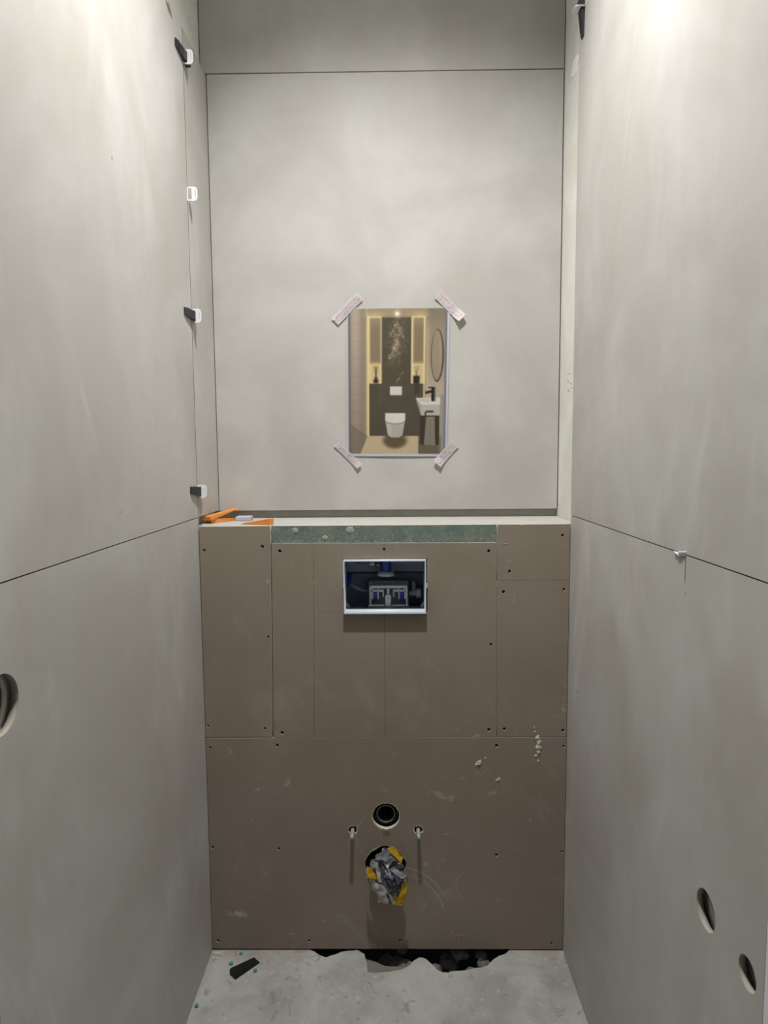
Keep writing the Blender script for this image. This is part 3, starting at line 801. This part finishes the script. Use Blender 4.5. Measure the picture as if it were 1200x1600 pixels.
# ------------------------------------------------------------------ tile levelling clips: frame in the joint, wedge driven through it
def clip_meshes():
    # local axes: X out of the wall, Y along the wedge (thin tip towards -Y), Z across
    bm = bmesh.new()
    out = [(0.0, -0.0165), (0.017, -0.0175), (0.0225, -0.015), (0.025, -0.010), (0.025, 0.010), (0.0225, 0.015), (0.017, 0.0175), (0.0, 0.0165)]
    win = [(0.0015, -0.0130), (0.0098, -0.0130), (0.0108, -0.012), (0.0108, 0.012), (0.0098, 0.0130), (0.0015, 0.0130)]
    slit = [(0.0195, -0.010), (0.0208, -0.0095), (0.0208, 0.0095), (0.0195, 0.010)]
    fr = plate(out, [win, slit], 0.0022, lambda u, v, w: (u, w - 0.0011, v))
    merge(bm, fr)
    box(bm, -0.012, 0.002, -0.0008, 0.0008, -0.0120, 0.0120)
    fm = bpy.data.meshes.new('clip_frame'); fix(bm).to_mesh(fm); bm.free(); fm.materials.append(MT['white_plastic'])
    bm = bmesh.new()
    prof = [(-0.062, 0.0012), (-0.056, 0.0042), (0.022, 0.0128), (0.024, 0.0112), (0.024, 0.0006), (-0.062, 0.0006)]
    hw = 0.0118
    a = [bm.verts.new((x, y, -hw + (0.003 if y < -0.05 else 0))) for y, x in prof]
    c = [bm.verts.new((x, y, hw - (0.003 if y < -0.05 else 0))) for y, x in prof]
    bm.faces.new(a); bm.faces.new(c)
    for i in range(len(a)):
        j = (i + 1) % len(a); bm.faces.new((a[i], a[j], c[j], c[i]))
    for k in range(9):                                     # grip ribs across the top
        y = -0.046 + k * 0.0072; x = 0.0042 + (y + 0.056) / 0.078 * 0.0086
        box(bm, x - 0.0008, x + 0.0006, y - 0.0010, y + 0.0010, -hw + 0.001, hw - 0.001)
    wm = bpy.data.meshes.new('wedge'); fix(bm).to_mesh(wm); bm.free(); wm.materials.append(MT['black_plastic'])
    return fm, wm
FM, WM = clip_meshes()
def clip(loc, rot, label, slide=0.0, wedge=True, group='tile levelling clips'):
    e = empty('tile_levelling_clip', loc)
    e.rotation_euler = rot
    tag(e, label, 'tile clip', group)
    for nm, me in (('clip_frame', FM), ('wedge', WM)):
        if nm == 'wedge' and not wedge: continue
        o = bpy.data.objects.new(nm, me); COL.objects.link(o); o.parent = e
        if nm == 'wedge': o.location.y = slide
    return e
clip((0.0, -0.0002, 2.3300), (0, 0, 0), 'black and white tile clip at the top of the left wall joint')
clip((0.0, -0.0002, 2.0080), (0, 0, 0), 'empty white tile clip without a wedge on left wall', wedge=False)
clip((0.0, -0.0002, 1.7120), (0, 0, 0), 'black and white tile clip halfway up the left wall joint')
clip((0.0, -0.0002, 1.2680), (math.radians(-6), 0, 0), 'black and white tile clip lowest on left wall above orange wedges')
clip((0.0, -0.1140, ZT + 0.001), (math.radians(90), 0, 0), 'white tile clip on the top edge of the left tile', wedge=False)
# right wall: wedge hanging with its tip down over the top edge of the tile
clip((W, -0.034, ZT + 0.002), (math.radians(90), 0, PI), 'tile clip with black wedge pointing down at top right corner', slide=0.0)

# stub of a snapped-off clip in the right wall joint
bm = bmesh.new()
P = []
for k in range(11):
    t_ = k / 10
    P.append((W - 0.0008 - 0.003 * abs(mn.noise(Vector((t_ * 5, 3, 1)))), -0.662 + t_ * 0.038, ZB - 0.0006 - 0.003 * math.sin(PI * t_) ** 2))
tube(bm, P, [0.0010 + 0.0014 * math.sin(PI * k / 10) for k in range(11)], 8)
box(bm, W - 0.0120, W + 0.001, -0.6640, -0.6605, ZB - 0.0014, ZB + 0.0052, 0.0006)
tag(obj('snapped_clip_stub', fix(bm), 'white_plastic'), 'white stub of a snapped clip in the right wall joint', 'tile clip')

# ------------------------------------------------------------------ wedges and spacer lying on the boxing
def wedge_mesh(L, w, h):
    bm = bmesh.new()
    prof = [(0, 0.0004), (0, 0.0012), (L, h), (L, 0.0)]
    a = [bm.verts.new((x, -w / 2, z)) for x, z in prof]
    c = [bm.verts.new((x, w / 2, z)) for x, z in prof]
    bm.faces.new(a); bm.faces.new(c)
    for i in range(4):
        j = (i + 1) % 4; bm.faces.new((a[i], a[j], c[j], c[i]))
    n = 10
    for k in range(1, n):
        x = L * k / n; z = 0.0012 + (h - 0.0012) * k / n
        box(bm, x - L * 0.012, x + L * 0.012, -w / 2 + 0.001, w / 2 - 0.001, z - 0.001, z + 0.0007)
    me = bpy.data.meshes.new('wedge'); fix(bm).to_mesh(me); bm.free(); me.materials.append(MT['orange'])
    return me
OW = wedge_mesh(0.085, 0.024, 0.016)
def owedge(loc, rot, label, sc=(1, 1, 1)):
    o = bpy.data.objects.new('orange_wedge', OW); COL.objects.link(o)
    o.location = loc; o.rotation_euler = rot; o.scale = sc
    return tag(o, label, 'wedge', 'orange levelling wedges on the boxing')
owedge((0.105, 0.052, H + 0.0005), (0, 0, math.radians(-18)), 'flat orange wedge lying on the boxing beside the green strip')
owedge((0.086, 0.196, H + 0.0006), (0, 0, math.radians(-124)), 'lower orange wedge lying in the left corner of the boxing', (1.7, 0.9, 0.75))
owedge((0.052, 0.196, H + 0.0300), (0, math.radians(8.5), math.radians(-109)), 'upper orange wedge leaning on another in the left corner', (1.7, 1.0, 0.62))
bm = bmesh.new(); box(bm, 0.066, 0.108, 0.125, 0.165, H + 0.0002, H + 0.012, 0.0015)
tag(obj('white_spacer_block', bm, 'lilac'), 'lilac-white spacer block between the orange wedges', 'spacer')

# ------------------------------------------------------------------ printed picture taped to the back wall
def picture():
    PX0, PX1, PY0, PY1 = 210.0, 1012.0, 196.0, 1366.0
    nx, ny = 190, 277
    ss = 3
    X = (np.arange((nx + 1) * ss) + 0.5) / ((nx + 1) * ss) * (PX1 - PX0) + PX0
    Y = (np.arange((ny + 1) * ss) + 0.5) / ((ny + 1) * ss) * (PY1 - PY0) + PY0
    X, Y = np.meshgrid(X, Y)
    I = np.zeros(X.shape + (3,)) + np.array([205, 207, 222.])
    rng = np.random.RandomState(4)
    def sm(v, a, b): t = np.clip((v - a) / (b - a), 0, 1); return t * t * (3 - 2 * t)
    def blend(mask, col):
        m = mask[..., None] if mask.ndim == 2 else mask
        I[:] = I * (1 - m) + np.array(col, float) * m
    def rc(x0, y0, x1, y1, s=2.0): return sm(X, x0 - s, x0 + s) * (1 - sm(X, x1 - s, x1 + s)) * sm(Y, y0 - s, y0 + s) * (1 - sm(Y, y1 - s, y1 + s))
    def el(cx, cy, rx, ry, s=0.06): return 1 - sm(np.sqrt(((X - cx) / rx) ** 2 + ((Y - cy) / ry) ** 2), 1 - s, 1 + s)
    def poly(pts, s=2.0):
        m = np.ones_like(X); n = len(pts)
        area = sum(pts[i][0] * pts[(i + 1) % n][1] - pts[(i + 1) % n][0] * pts[i][1] for i in range(n))
        sg = 1 if area > 0 else -1
        for i in range(n):
            (ax, ay), (bx, by) = pts[i], pts[(i + 1) % n]
            L = math.hypot(bx - ax, by - ay)
            d = sg * ((bx - ax) * (Y - ay) - (by - ay) * (X - ax)) / L
            m = m * sm(d, -s, s)
        return m
    def vn(sc, seed):
        r = np.random.RandomState(seed); g = r.rand(60, 60)
        u, v = X / sc, Y / sc
        i, j = np.floor(u).astype(int), np.floor(v).astype(int); fu, fv = u - i, v - j
        fu, fv = fu * fu * (3 - 2 * fu), fv * fv * (3 - 2 * fv)
        G = lambda a, b: g[a % 60, b % 60]
        return (G(i, j) * (1 - fu) + G(i + 1, j) * fu) * (1 - fv) + (G(i, j + 1) * (1 - fu) + G(i + 1, j + 1) * fu) * fv
    pr = rc(219, 206, 994, 1344, 1.5)
    B = I.copy()
    # room
    blend(np.ones_like(X), (146, 132, 114))
    lw = rc(200, 200, 383, 1350, 4)
    blend(lw, (140, 128, 112))
    blend(lw * np.exp(-((X - 275) / 50) ** 2) * (1 - 0.5 * sm(Y, 300, 1200)), (186, 168, 148))
    for yy in (325, 460, 595, 735, 875, 1015, 1120): blend(lw * np.exp(-((Y - yy) / 2.2) ** 2) * 0.25, (105, 92, 78))
    blend(lw * np.exp(-((X - 378) / 26) ** 2) * 0.75, (214, 190, 140))
    rw = sm(X, 826, 838)
    blend(rw, (160, 144, 124))
    blend(rw * sm(Y, 560, 860), (188, 172, 150))
    blend(rw * np.exp(-((X - 832) / 20) ** 2) * 0.6, (216, 192, 142))
    blend(rw * (1 - sm(Y, 210, 420)) * 0.7, (128, 116, 98))
    cl_ = 1 - sm(Y, 262, 272)
    blend(cl_ * rc(375, 200, 835, 280, 8), (168, 148, 114))
    blend(cl_ * (np.exp(-((X - 430) / 70) ** 2) + np.exp(-((X - 775) / 60) ** 2)).clip(0, 1) * 0.6 * sm(Y, 215, 262), (222, 198, 142))
    # niches
    for (a, b_, c_, d_) in ((383, 480, 393, 470), (714, 824, 734, 808)):
        blend(rc(a, 266, b_, 792, 6), (238, 214, 156))
        blend(rc(c_ - 4, 280, d_ + 4, 628, 13), (142, 124, 98))
        blend(rc(c_, 284, d_, 624, 5) * np.exp(-((Y - 300) / 40) ** 2) * 0.4, (180, 158, 118))
        blend(rc(c_ + 3, 640, d_ - 2, 790, 9) * 0.75, (206, 184, 134))
        blend(rc(c_ - 2, 610, d_ + 6, 636, 4) * 0.5, (170, 146, 100))
    # marble slab
    slab = rc(486, 277, 712, 800, 2)
    blend(slab, (86, 79, 62))
    low = rc(384, 790, 812, 1202, 2)
    blend(low, (82, 75, 62))
    blend(low * vn(70, 3) * 0.35, (104, 96, 82))
    blend(low * rc(468, 790, 474, 1000, 3) * 0.4, (100, 92, 80))
    n1, n2, n3 = vn(26, 5), vn(11, 8), vn(6, 9)
    body = np.exp(-(((X - 600 + (Y - 440) * 0.10) / 58) ** 2 + ((Y - 450) / 150) ** 2))
    spk = sm(n1 * 0.45 + n2 * 0.35 + n3 * 0.30, 0.46, 0.86)
    blend(slab * (body * spk * 0.85).clip(0, 1), (204, 184, 150))
    blend(slab * body * 0.22, (150, 134, 106))
    for (xa, ya, xb, yb, w_) in ((545, 590, 612, 468, 9), (588, 795, 652, 695, 5), (600, 305, 548, 420, 6), (606, 312, 655, 430, 5)):
        t = np.clip(((X - xa) * (xb - xa) + (Y - ya) * (yb - ya)) / ((xb - xa) ** 2 + (yb - ya) ** 2), 0, 1)
        dd = np.hypot(X - xa - t * (xb - xa) + (n2 - 0.5) * 14, Y - ya - t * (yb - ya) + (n1 - 0.5) * 10)
        blend(slab * np.exp(-(dd / w_) ** 2) * 0.8 * sm(n3, 0.2, 0.7), (228, 208, 168))
    # LED line and lamp
    blend(rc(367, 262, 383, 1205, 4) * 0.95, (246, 222, 156))
    blend(rc(812, 266, 824, 905, 4) * 0.8, (240, 214, 150))
    blend(np.exp(-(np.hypot(X - 603, Y - 248) / 26) ** 2) * 0.8, (250, 236, 200))
    blend(el(603, 248, 13, 13, 0.3), (255, 253, 244))
    # bottle with reeds, vase
    for dx in (-14, -5, 4, 13): 
        t = np.clip((Y - 655) / 90, 0, 1); blend(np.exp(-((X - 437 - dx * (1 - t)) / 2.2) ** 2) * rc(400, 655, 475, 745, 2) * 0.8, (70, 58, 42))
    blend(rc(427, 735, 447, 760, 4), (66, 56, 46)); blend(rc(418, 755, 455, 786, 7), (58, 46, 40))
    blend(rc(732, 728, 782, 790, 9), (44, 42, 38))
    for dx in (-18, 2, 20): blend(np.exp(-((X - 757 - dx * (728 - Y) / 80) / 2.5) ** 2) * rc(730, 650, 790, 730, 2) * 0.6, (92, 76, 56))
    blend(rc(740, 790, 782, 870, 10) * 0.5, (52, 48, 42))
    # floor, toilet
    blend(poly([(372, 1202), (784, 1202), (800, 1350), (308, 1350)]), (204, 182, 146))
    blend(poly([(219, 1190), (300, 1280), (372, 1202), (308, 1350), (219, 1350)]) * 0.0, (100, 90, 80))
    blend(poly([(219, 1100), (372, 1202), (308, 1350), (219, 1350)]) * 0.35, (96, 84, 70))
    blend(el(590, 1238, 94, 62, 0.30) * 0.9, (92, 78, 58))
    blend(poly([(776, 1202), (960, 1202), (960, 1350), (778, 1350)]), (112, 100, 80))
    blend(poly([(511, 1075), (671, 1075), (650, 1195), (622, 1214), (562, 1214), (533, 1195)]), (186, 178, 166))
    blend(poly([(511, 1075), (560, 1075), (566, 1214), (562, 1214), (533, 1195)]) * 0.35, (208, 202, 192))
    blend(rc(511, 1021, 671, 1075, 4), (226, 222, 214)); blend(el(591, 1072, 80, 30, 0.05), (224, 220, 212))
    blend(el(591, 1082, 80, 28, 0.05) * (1 - el(591, 1072, 80, 30, 0.05)) * sm(Y, 1075, 1082), (150, 142, 130))
    blend(rc(548, 811, 643, 880, 2), (224, 214, 202)); blend(rc(594, 815, 597, 877, 1) * 0.4, (170, 160, 148))
    # basin, tap, cabinet, towel
    blend(rc(790, 1038, 944, 1272, 3), (66, 55, 46))
    blend(rc(944, 880, 985, 1344, 6) * 0.6, (150, 144, 138))
    blend(poly([(753, 902), (948, 898), (948, 956), (796, 958)]), (222, 216, 208))
    blend(rc(796, 955, 948, 1040, 2), (190, 184, 176))
    blend(poly([(753, 904), (796, 956), (796, 1040)]), (170, 164, 156))
    blend(poly([(775, 908), (862, 906), (862, 934), (800, 936)]) * 0.5, (186, 178, 168))
    blend(rc(877, 816, 902, 928, 3), (36, 36, 34)); blend(rc(902, 816, 914, 928, 3) * 0.6, (110, 102, 92)); blend(rc(850, 816, 890, 825, 2), (36, 36, 34))
    blend(poly([(826, 852), (878, 840), (880, 860), (832, 872)]), (40, 40, 36))
    blend(rc(838, 1002, 896, 1016, 5), (48, 46, 42)); blend(rc(826, 1010, 838, 1050, 4), (52, 50, 46))
    blend(poly([(838, 1050), (906, 1048), (914, 1276), (822, 1270)]), (138, 130, 112)); blend(rc(868, 1060, 874, 1270, 4) * 0.3, (110, 102, 86))
    # mirror
    blend(el(920, 572, 50, 205, 0.03), (70, 60, 50)); blend(el(917, 568, 42, 196, 0.03), (160, 144, 122))
    blend(el(917, 568, 42, 196, 0.03) * rc(935, 400, 960, 760, 10) * 0.4, (184, 164, 136))
    # cool border of the print
    blend(1 - sm(X, 224, 246), (112, 110, 112)); blend(sm(X, 966, 990) * 0.85, (112, 116, 132))
    I[:] = np.clip(I + (vn(5, 11)[..., None] - 0.5) * 5, 0, 255)
    I[:] = B * (1 - pr[..., None]) + I * pr[..., None]
    I = I * 0.90 + I.mean(2, keepdims=True) * 0.10
    for ax in (0, 1): I = (np.roll(I, 2, ax) + np.roll(I, -2, ax) + 2 * I) / 4
    I = I.reshape(ny + 1, ss, nx + 1, ss, 3).mean((1, 3))
    c = I / 255.0
    lin = np.where(c <= 0.04045, c / 12.92, ((c + 0.055) / 1.055) ** 2.4)
    return nx, ny, lin

PICK = 0.74          # ink reflectance for a given tone, so that it reads right in the exposure of the room
nx, ny, lin = picture()
pc = empty('picture_print', (0.522, D - 0.002, 1.355))
tag(pc, 'colour print of a finished toilet room taped to the back wall', 'picture')
TL, TR, BR, BL = [Vector(q) for q in ((0.3805, 0, 1.7720), (0.6695, 0, 1.7715), (0.6620, 0, 1.3520), (0.3780, 0, 1.3550))]
def paper_point(s, t):
    q = TL.lerp(TR, s).lerp(BL.lerp(BR, s), t)
    lift = 0.0022 + 0.0020 * math.sin(PI * t) * (1 - s) ** 3 + 0.012 * max(0, s - 0.86) ** 1.3 * math.sin(PI * min(1, t * 1.02)) * 3 + 0.0015 * math.sin(PI * s) * t ** 4
    q.y = D - lift
    return q
vs_, fs_ = [], []
for j in range(ny + 1):
    for i in range(nx + 1):
        vs_.append(paper_point(i / nx, j / ny))
for j in range(ny):
    for i in range(nx):
        a = j * (nx + 1) + i
        fs_.append((a, a + nx + 1, a + nx + 2, a + 1))
me = bpy.data.meshes.new('printed_face')
me.from_pydata(vs_, [], fs_)
at = me.color_attributes.new('ink', 'FLOAT_COLOR', 'POINT')
rgba = np.ones(((nx + 1) * (ny + 1), 4), np.float32)
rgba[:, :3] = np.clip(lin.reshape(-1, 3) * PICK, 0, 0.9)
at.data.foreach_set('color', rgba.ravel())
t = mat('printed_ink')
an = t.n('ShaderNodeVertexColor', layer_name='ink')
me.materials.append(t.fin(E(t, an.outputs[0]), 0.42, 0.35))
for p in me.polygons: p.use_smooth = True
link('printed_face', me, pc)
bm = bmesh.new()
n = 24
g = [[bm.verts.new(paper_point(i / n, j / n) + Vector((0, 0.0004, 0))) for i in range(n + 1)] for j in range(n + 1)]
for j in range(n):
    for i in range(n):
        bm.faces.new((g[j][i], g[j + 1][i], g[j + 1][i + 1], g[j][i + 1]))
obj('sheet', bm, 'paper', pc, True)

# tape strips with red print
def tape(a, b, w, lift_a, lift_b, label, seed):
    a = Vector((a[0], 0, a[1])); b = Vector((b[0], 0, b[1]))
    d = (b - a).normalized(); L = (b - a).length
    nrm = Vector((-d.z, 0, d.x))
    n, m = 26, 6
    rng = random.Random(seed)
    def pt(s, t, up=0.0):
        q = a.lerp(b, s) + nrm * (t - 0.5) * w
        h = 0.0034 + lift_a * max(0, 0.28 - s) ** 1.4 * 1.6 + lift_b * max(0, s - 0.72) ** 1.4 * 1.6 + 0.0006 * mn.noise(Vector((s * 6 + seed, t * 2, seed)))
        if s in (0.0, 1.0): q = q + d * (0.004 * mn.noise(Vector((t * 5, seed, s))))
        return Vector((q.x, D - h - up, q.z))
    bm = bmesh.new()
    g = [[bm.verts.new(pt(i / n, j / m)) for i in range(n + 1)] for j in range(m + 1)]
    for j in range(m):
        for i in range(n):
            bm.faces.new((g[j][i], g[j][i + 1], g[j + 1][i + 1], g[j + 1][i]))
    bmesh.ops.solidify(bm, geom=bm.faces[:], thickness=0.0003)
    o = tag(obj('tape_strip', fix(bm), 'tape', None, False), label, 'tape', 'tape strips holding the print')
    bm = bmesh.new()                                        # red lettering-like marks in two lines
    for row in (0.30, 0.66):
        s = 0.08 + 0.03 * rng.random()
        while s < 0.92:
            ln = rng.choice((0.012, 0.016, 0.022))
            if rng.random() < 0.55:
                for k in range(rng.choice((1, 2, 2, 3))):
                    t0 = row - 0.11 + 0.1 * rng.random(); s0 = s + rng.random() * ln * 0.5
                    if rng.random() < 0.5: q = ((s0, t0), (s0 + 0.008, t0), (s0 + 0.013, t0 + 0.2), (s0 + 0.005, t0 + 0.2))
                    else: q = ((s0, t0), (s0 + ln, t0 + 0.02), (s0 + ln, t0 + 0.075), (s0, t0 + 0.055))
                    bm.faces.new([bm.verts.new(pt(min(0.999, x), y, 0.0006)) for x, y in q])
            s += ln * (1.25 if rng.random() < 0.8 else 2.4)
    obj('red_print', bm, 'tape_red', o)
    return o
tape((0.3455, 1.7335), (0.4165, 1.8035), 0.0265, 0.006, 0.010, 'red-printed tape strip on the upper left corner of the picture', 1)
tape((0.6345, 1.8085), (0.7035, 1.7385), 0.0265, 0.014, 0.045, 'red-printed tape strip with lifted end at upper right picture corner', 2)
tape((0.3440, 1.3920), (0.4110, 1.3250), 0.0190, 0.006, 0.016, 'red-printed tape strip on the lower left corner of the picture', 3)
tape((0.6855, 1.3900), (0.6330, 1.3310), 0.0270, 0.006, 0.026, 'red-printed tape strip on the lower right corner of the picture', 4)

# ------------------------------------------------------------------ plaster lumps stuck to boards, crumbs and shards on the floor
def lumps(name, pts, m, label, cat, depth=0.6, group=None):
    bm = bmesh.new()
    for k, (c, r) in enumerate(pts):
        b = bmesh.new(); bmesh.ops.create_icosphere(b, subdivisions=3, radius=1)
        sd = Vector((c[0] * 70, c[2] * 70, k * 1.3))
        for v in b.verts:
            q = v.co * (1 + 0.5 * mn.noise(v.co * 1.6 + sd) + 0.2 * mn.noise(v.co * 4 + sd))
            v.co = Vector((c[0] + q.x * r, c[1] + q.y * r * depth, c[2] + q.z * r))
        merge(bm, b)
    return tag(obj(name, bm, m), label, cat, group)
lumps('plaster_splash', [((0.8865, 0, 0.606), 0.0062), ((0.8900, 0, 0.594), 0.0070), ((0.8885, 0, 0.580), 0.0075), ((0.8895, 0, 0.566), 0.0058), ((0.8830, 0, 0.556), 0.0040), ((0.8800, 0, 0.622), 0.0030), ((0.8775, 0, 0.634), 0.0022), ((0.889, 0, 0.541), 0.0032)],
      'lump', 'dried plaster splash across the board joint near the right wall', 'plaster', 0.45)
lumps('plaster_splash', [((0.7245, 0, 0.531), 0.0040), ((0.7300, 0, 0.536), 0.0058), ((0.7345, 0, 0.540), 0.0040), ((0.7480, 0, 0.549), 0.0024)], 'lump', 'small plaster blob below the middle board joint', 'plaster', 0.5)
lumps('plaster_splash', [((0.7790, 0, 0.4885), 0.0036), ((0.7845, 0, 0.4915), 0.0038)], 'lump', 'tiny plaster fleck lowest of the splashes on the lower board', 'plaster', 0.5)
b = bmesh.new(); bmesh.ops.create_icosphere(b, subdivisions=4, radius=1)
for v in b.verts:
    q = v.co * (1 + 0.35 * mn.noise(v.co * 1.7 + Vector((4, 8, 1))))
    v.co = Vector((XR + q.x * 0.0022, 0.105 + q.y * 0.038, 2.352 + q.z * 0.021))
bm = bmesh.new(); merge(bm, b)
tag(obj('plaster_dab', bm, 'white_dab', None, True), 'white filler dab on the bare plaster strip at upper right', 'plaster')
lumps('plaster_crumb', [((0.012, -0.018, 0.003), 0.006), ((0.022, -0.014, 0.002), 0.0045), ((0.014, -0.032, 0.002), 0.0045), ((0.030, -0.022, 0.0015), 0.003)], 'lump', 'white plaster crumbs in the left floor corner', 'plaster', 1.0)
for (x, y, r), lab in (((0.0823, -0.014, 0.0052), 'green shard nearest the boxing on the floor'), ((0.0636, -0.0503, 0.0062), 'green shard left of the black wedge on the floor'),
                       ((0.1339, -0.0741, 0.0058), 'green shard right of the black wedge on the floor'), ((0.0110, -0.185, 0.0060), 'green shard against the left wall, nearest the viewer')):
    b = bmesh.new(); bmesh.ops.create_icosphere(b, subdivisions=1, radius=1)
    for v in b.verts:
        q = v.co * (1 + 0.35 * mn.noise(v.co * 1.5 + Vector((x * 200, y * 100, 1))))
        v.co = Vector((x + q.x * r, y + q.y * r * 0.9, r * 0.55 + q.z * r * 0.62))
    bm = bmesh.new(); merge(bm, b)
    tag(obj('green_shard', bm, 'teal'), lab, 'shard', 'green shards on the floor')
# black wedge on the floor
a, c = Vector((0.078, -0.094, 0)), Vector((0.130, -0.037, 0))
d = (c - a); L = d.length; ang = math.atan2(d.y, d.x)
bm = bmesh.new()
prof = [(0, 0.0), (0, 0.0155), (0.006, 0.0165), (L, 0.003), (L, 0.0)]
hw = 0.0125
A = [bm.verts.new((x, -hw, z)) for x, z in prof]; Cc = [bm.verts.new((x, hw, z)) for x, z in prof]
bm.faces.new(A); bm.faces.new(Cc)
for i in range(5):
    j = (i + 1) % 5; bm.faces.new((A[i], A[j], Cc[j], Cc[i]))
for k in range(1, 9):
    x = 0.006 + (L - 0.006) * k / 9.5; z = 0.0165 + (0.003 - 0.0165) * (x - 0.006) / (L - 0.006)
    box(bm, x - 0.0012, x + 0.0012, -hw + 0.002, hw - 0.002, z - 0.001, z + 0.0008)
o = obj('black_wedge', fix(bm), 'floor_black')
o.location = a; o.rotation_euler = (0, 0, ang)
tag(o, 'loose black levelling wedge lying on the concrete floor', 'wedge')

# ------------------------------------------------------------------ downlight, and a hall lamp added for fill (above the frame)
dl = tag(empty('ceiling_downlight', (LAMP[0], LAMP[1], CEIL)), 'round recessed downlight in the ceiling', 'lamp')
bm = bmesh.new(); lathe(bm, (LAMP[0], LAMP[1], CEIL), (0, 0, 1), [(0.06, 0.0385), (0.0, 0.0385), (-0.003, 0.042), (-0.003, 0.050), (0.0, 0.052)], 40)
obj('trim_ring', fix(bm), 'white_plastic', dl)
bm = bmesh.new(); lathe(bm, (LAMP[0], LAMP[1], CEIL + 0.010), (0, 0, 1), [(0.0, 0.0001), (0.0, 0.0380)], 40)
obj('lens', fix(bm), 'lens', dl)
hl_ = tag(empty('added_hall_lamp', (0.5, -2.6, CEIL)), 'added round hall lamp for soft fill behind the viewer', 'lamp')
bm = bmesh.new(); lathe(bm, (0.5, -2.6, CEIL - 0.04), (0, 0, 1), [(0.04, 0.17), (0.0, 0.17), (0.0, 0.155), (0.01, 0.15), (0.01, 0.0001)], 40)
obj('lamp_body', fix(bm), 'white_plastic', hl_)
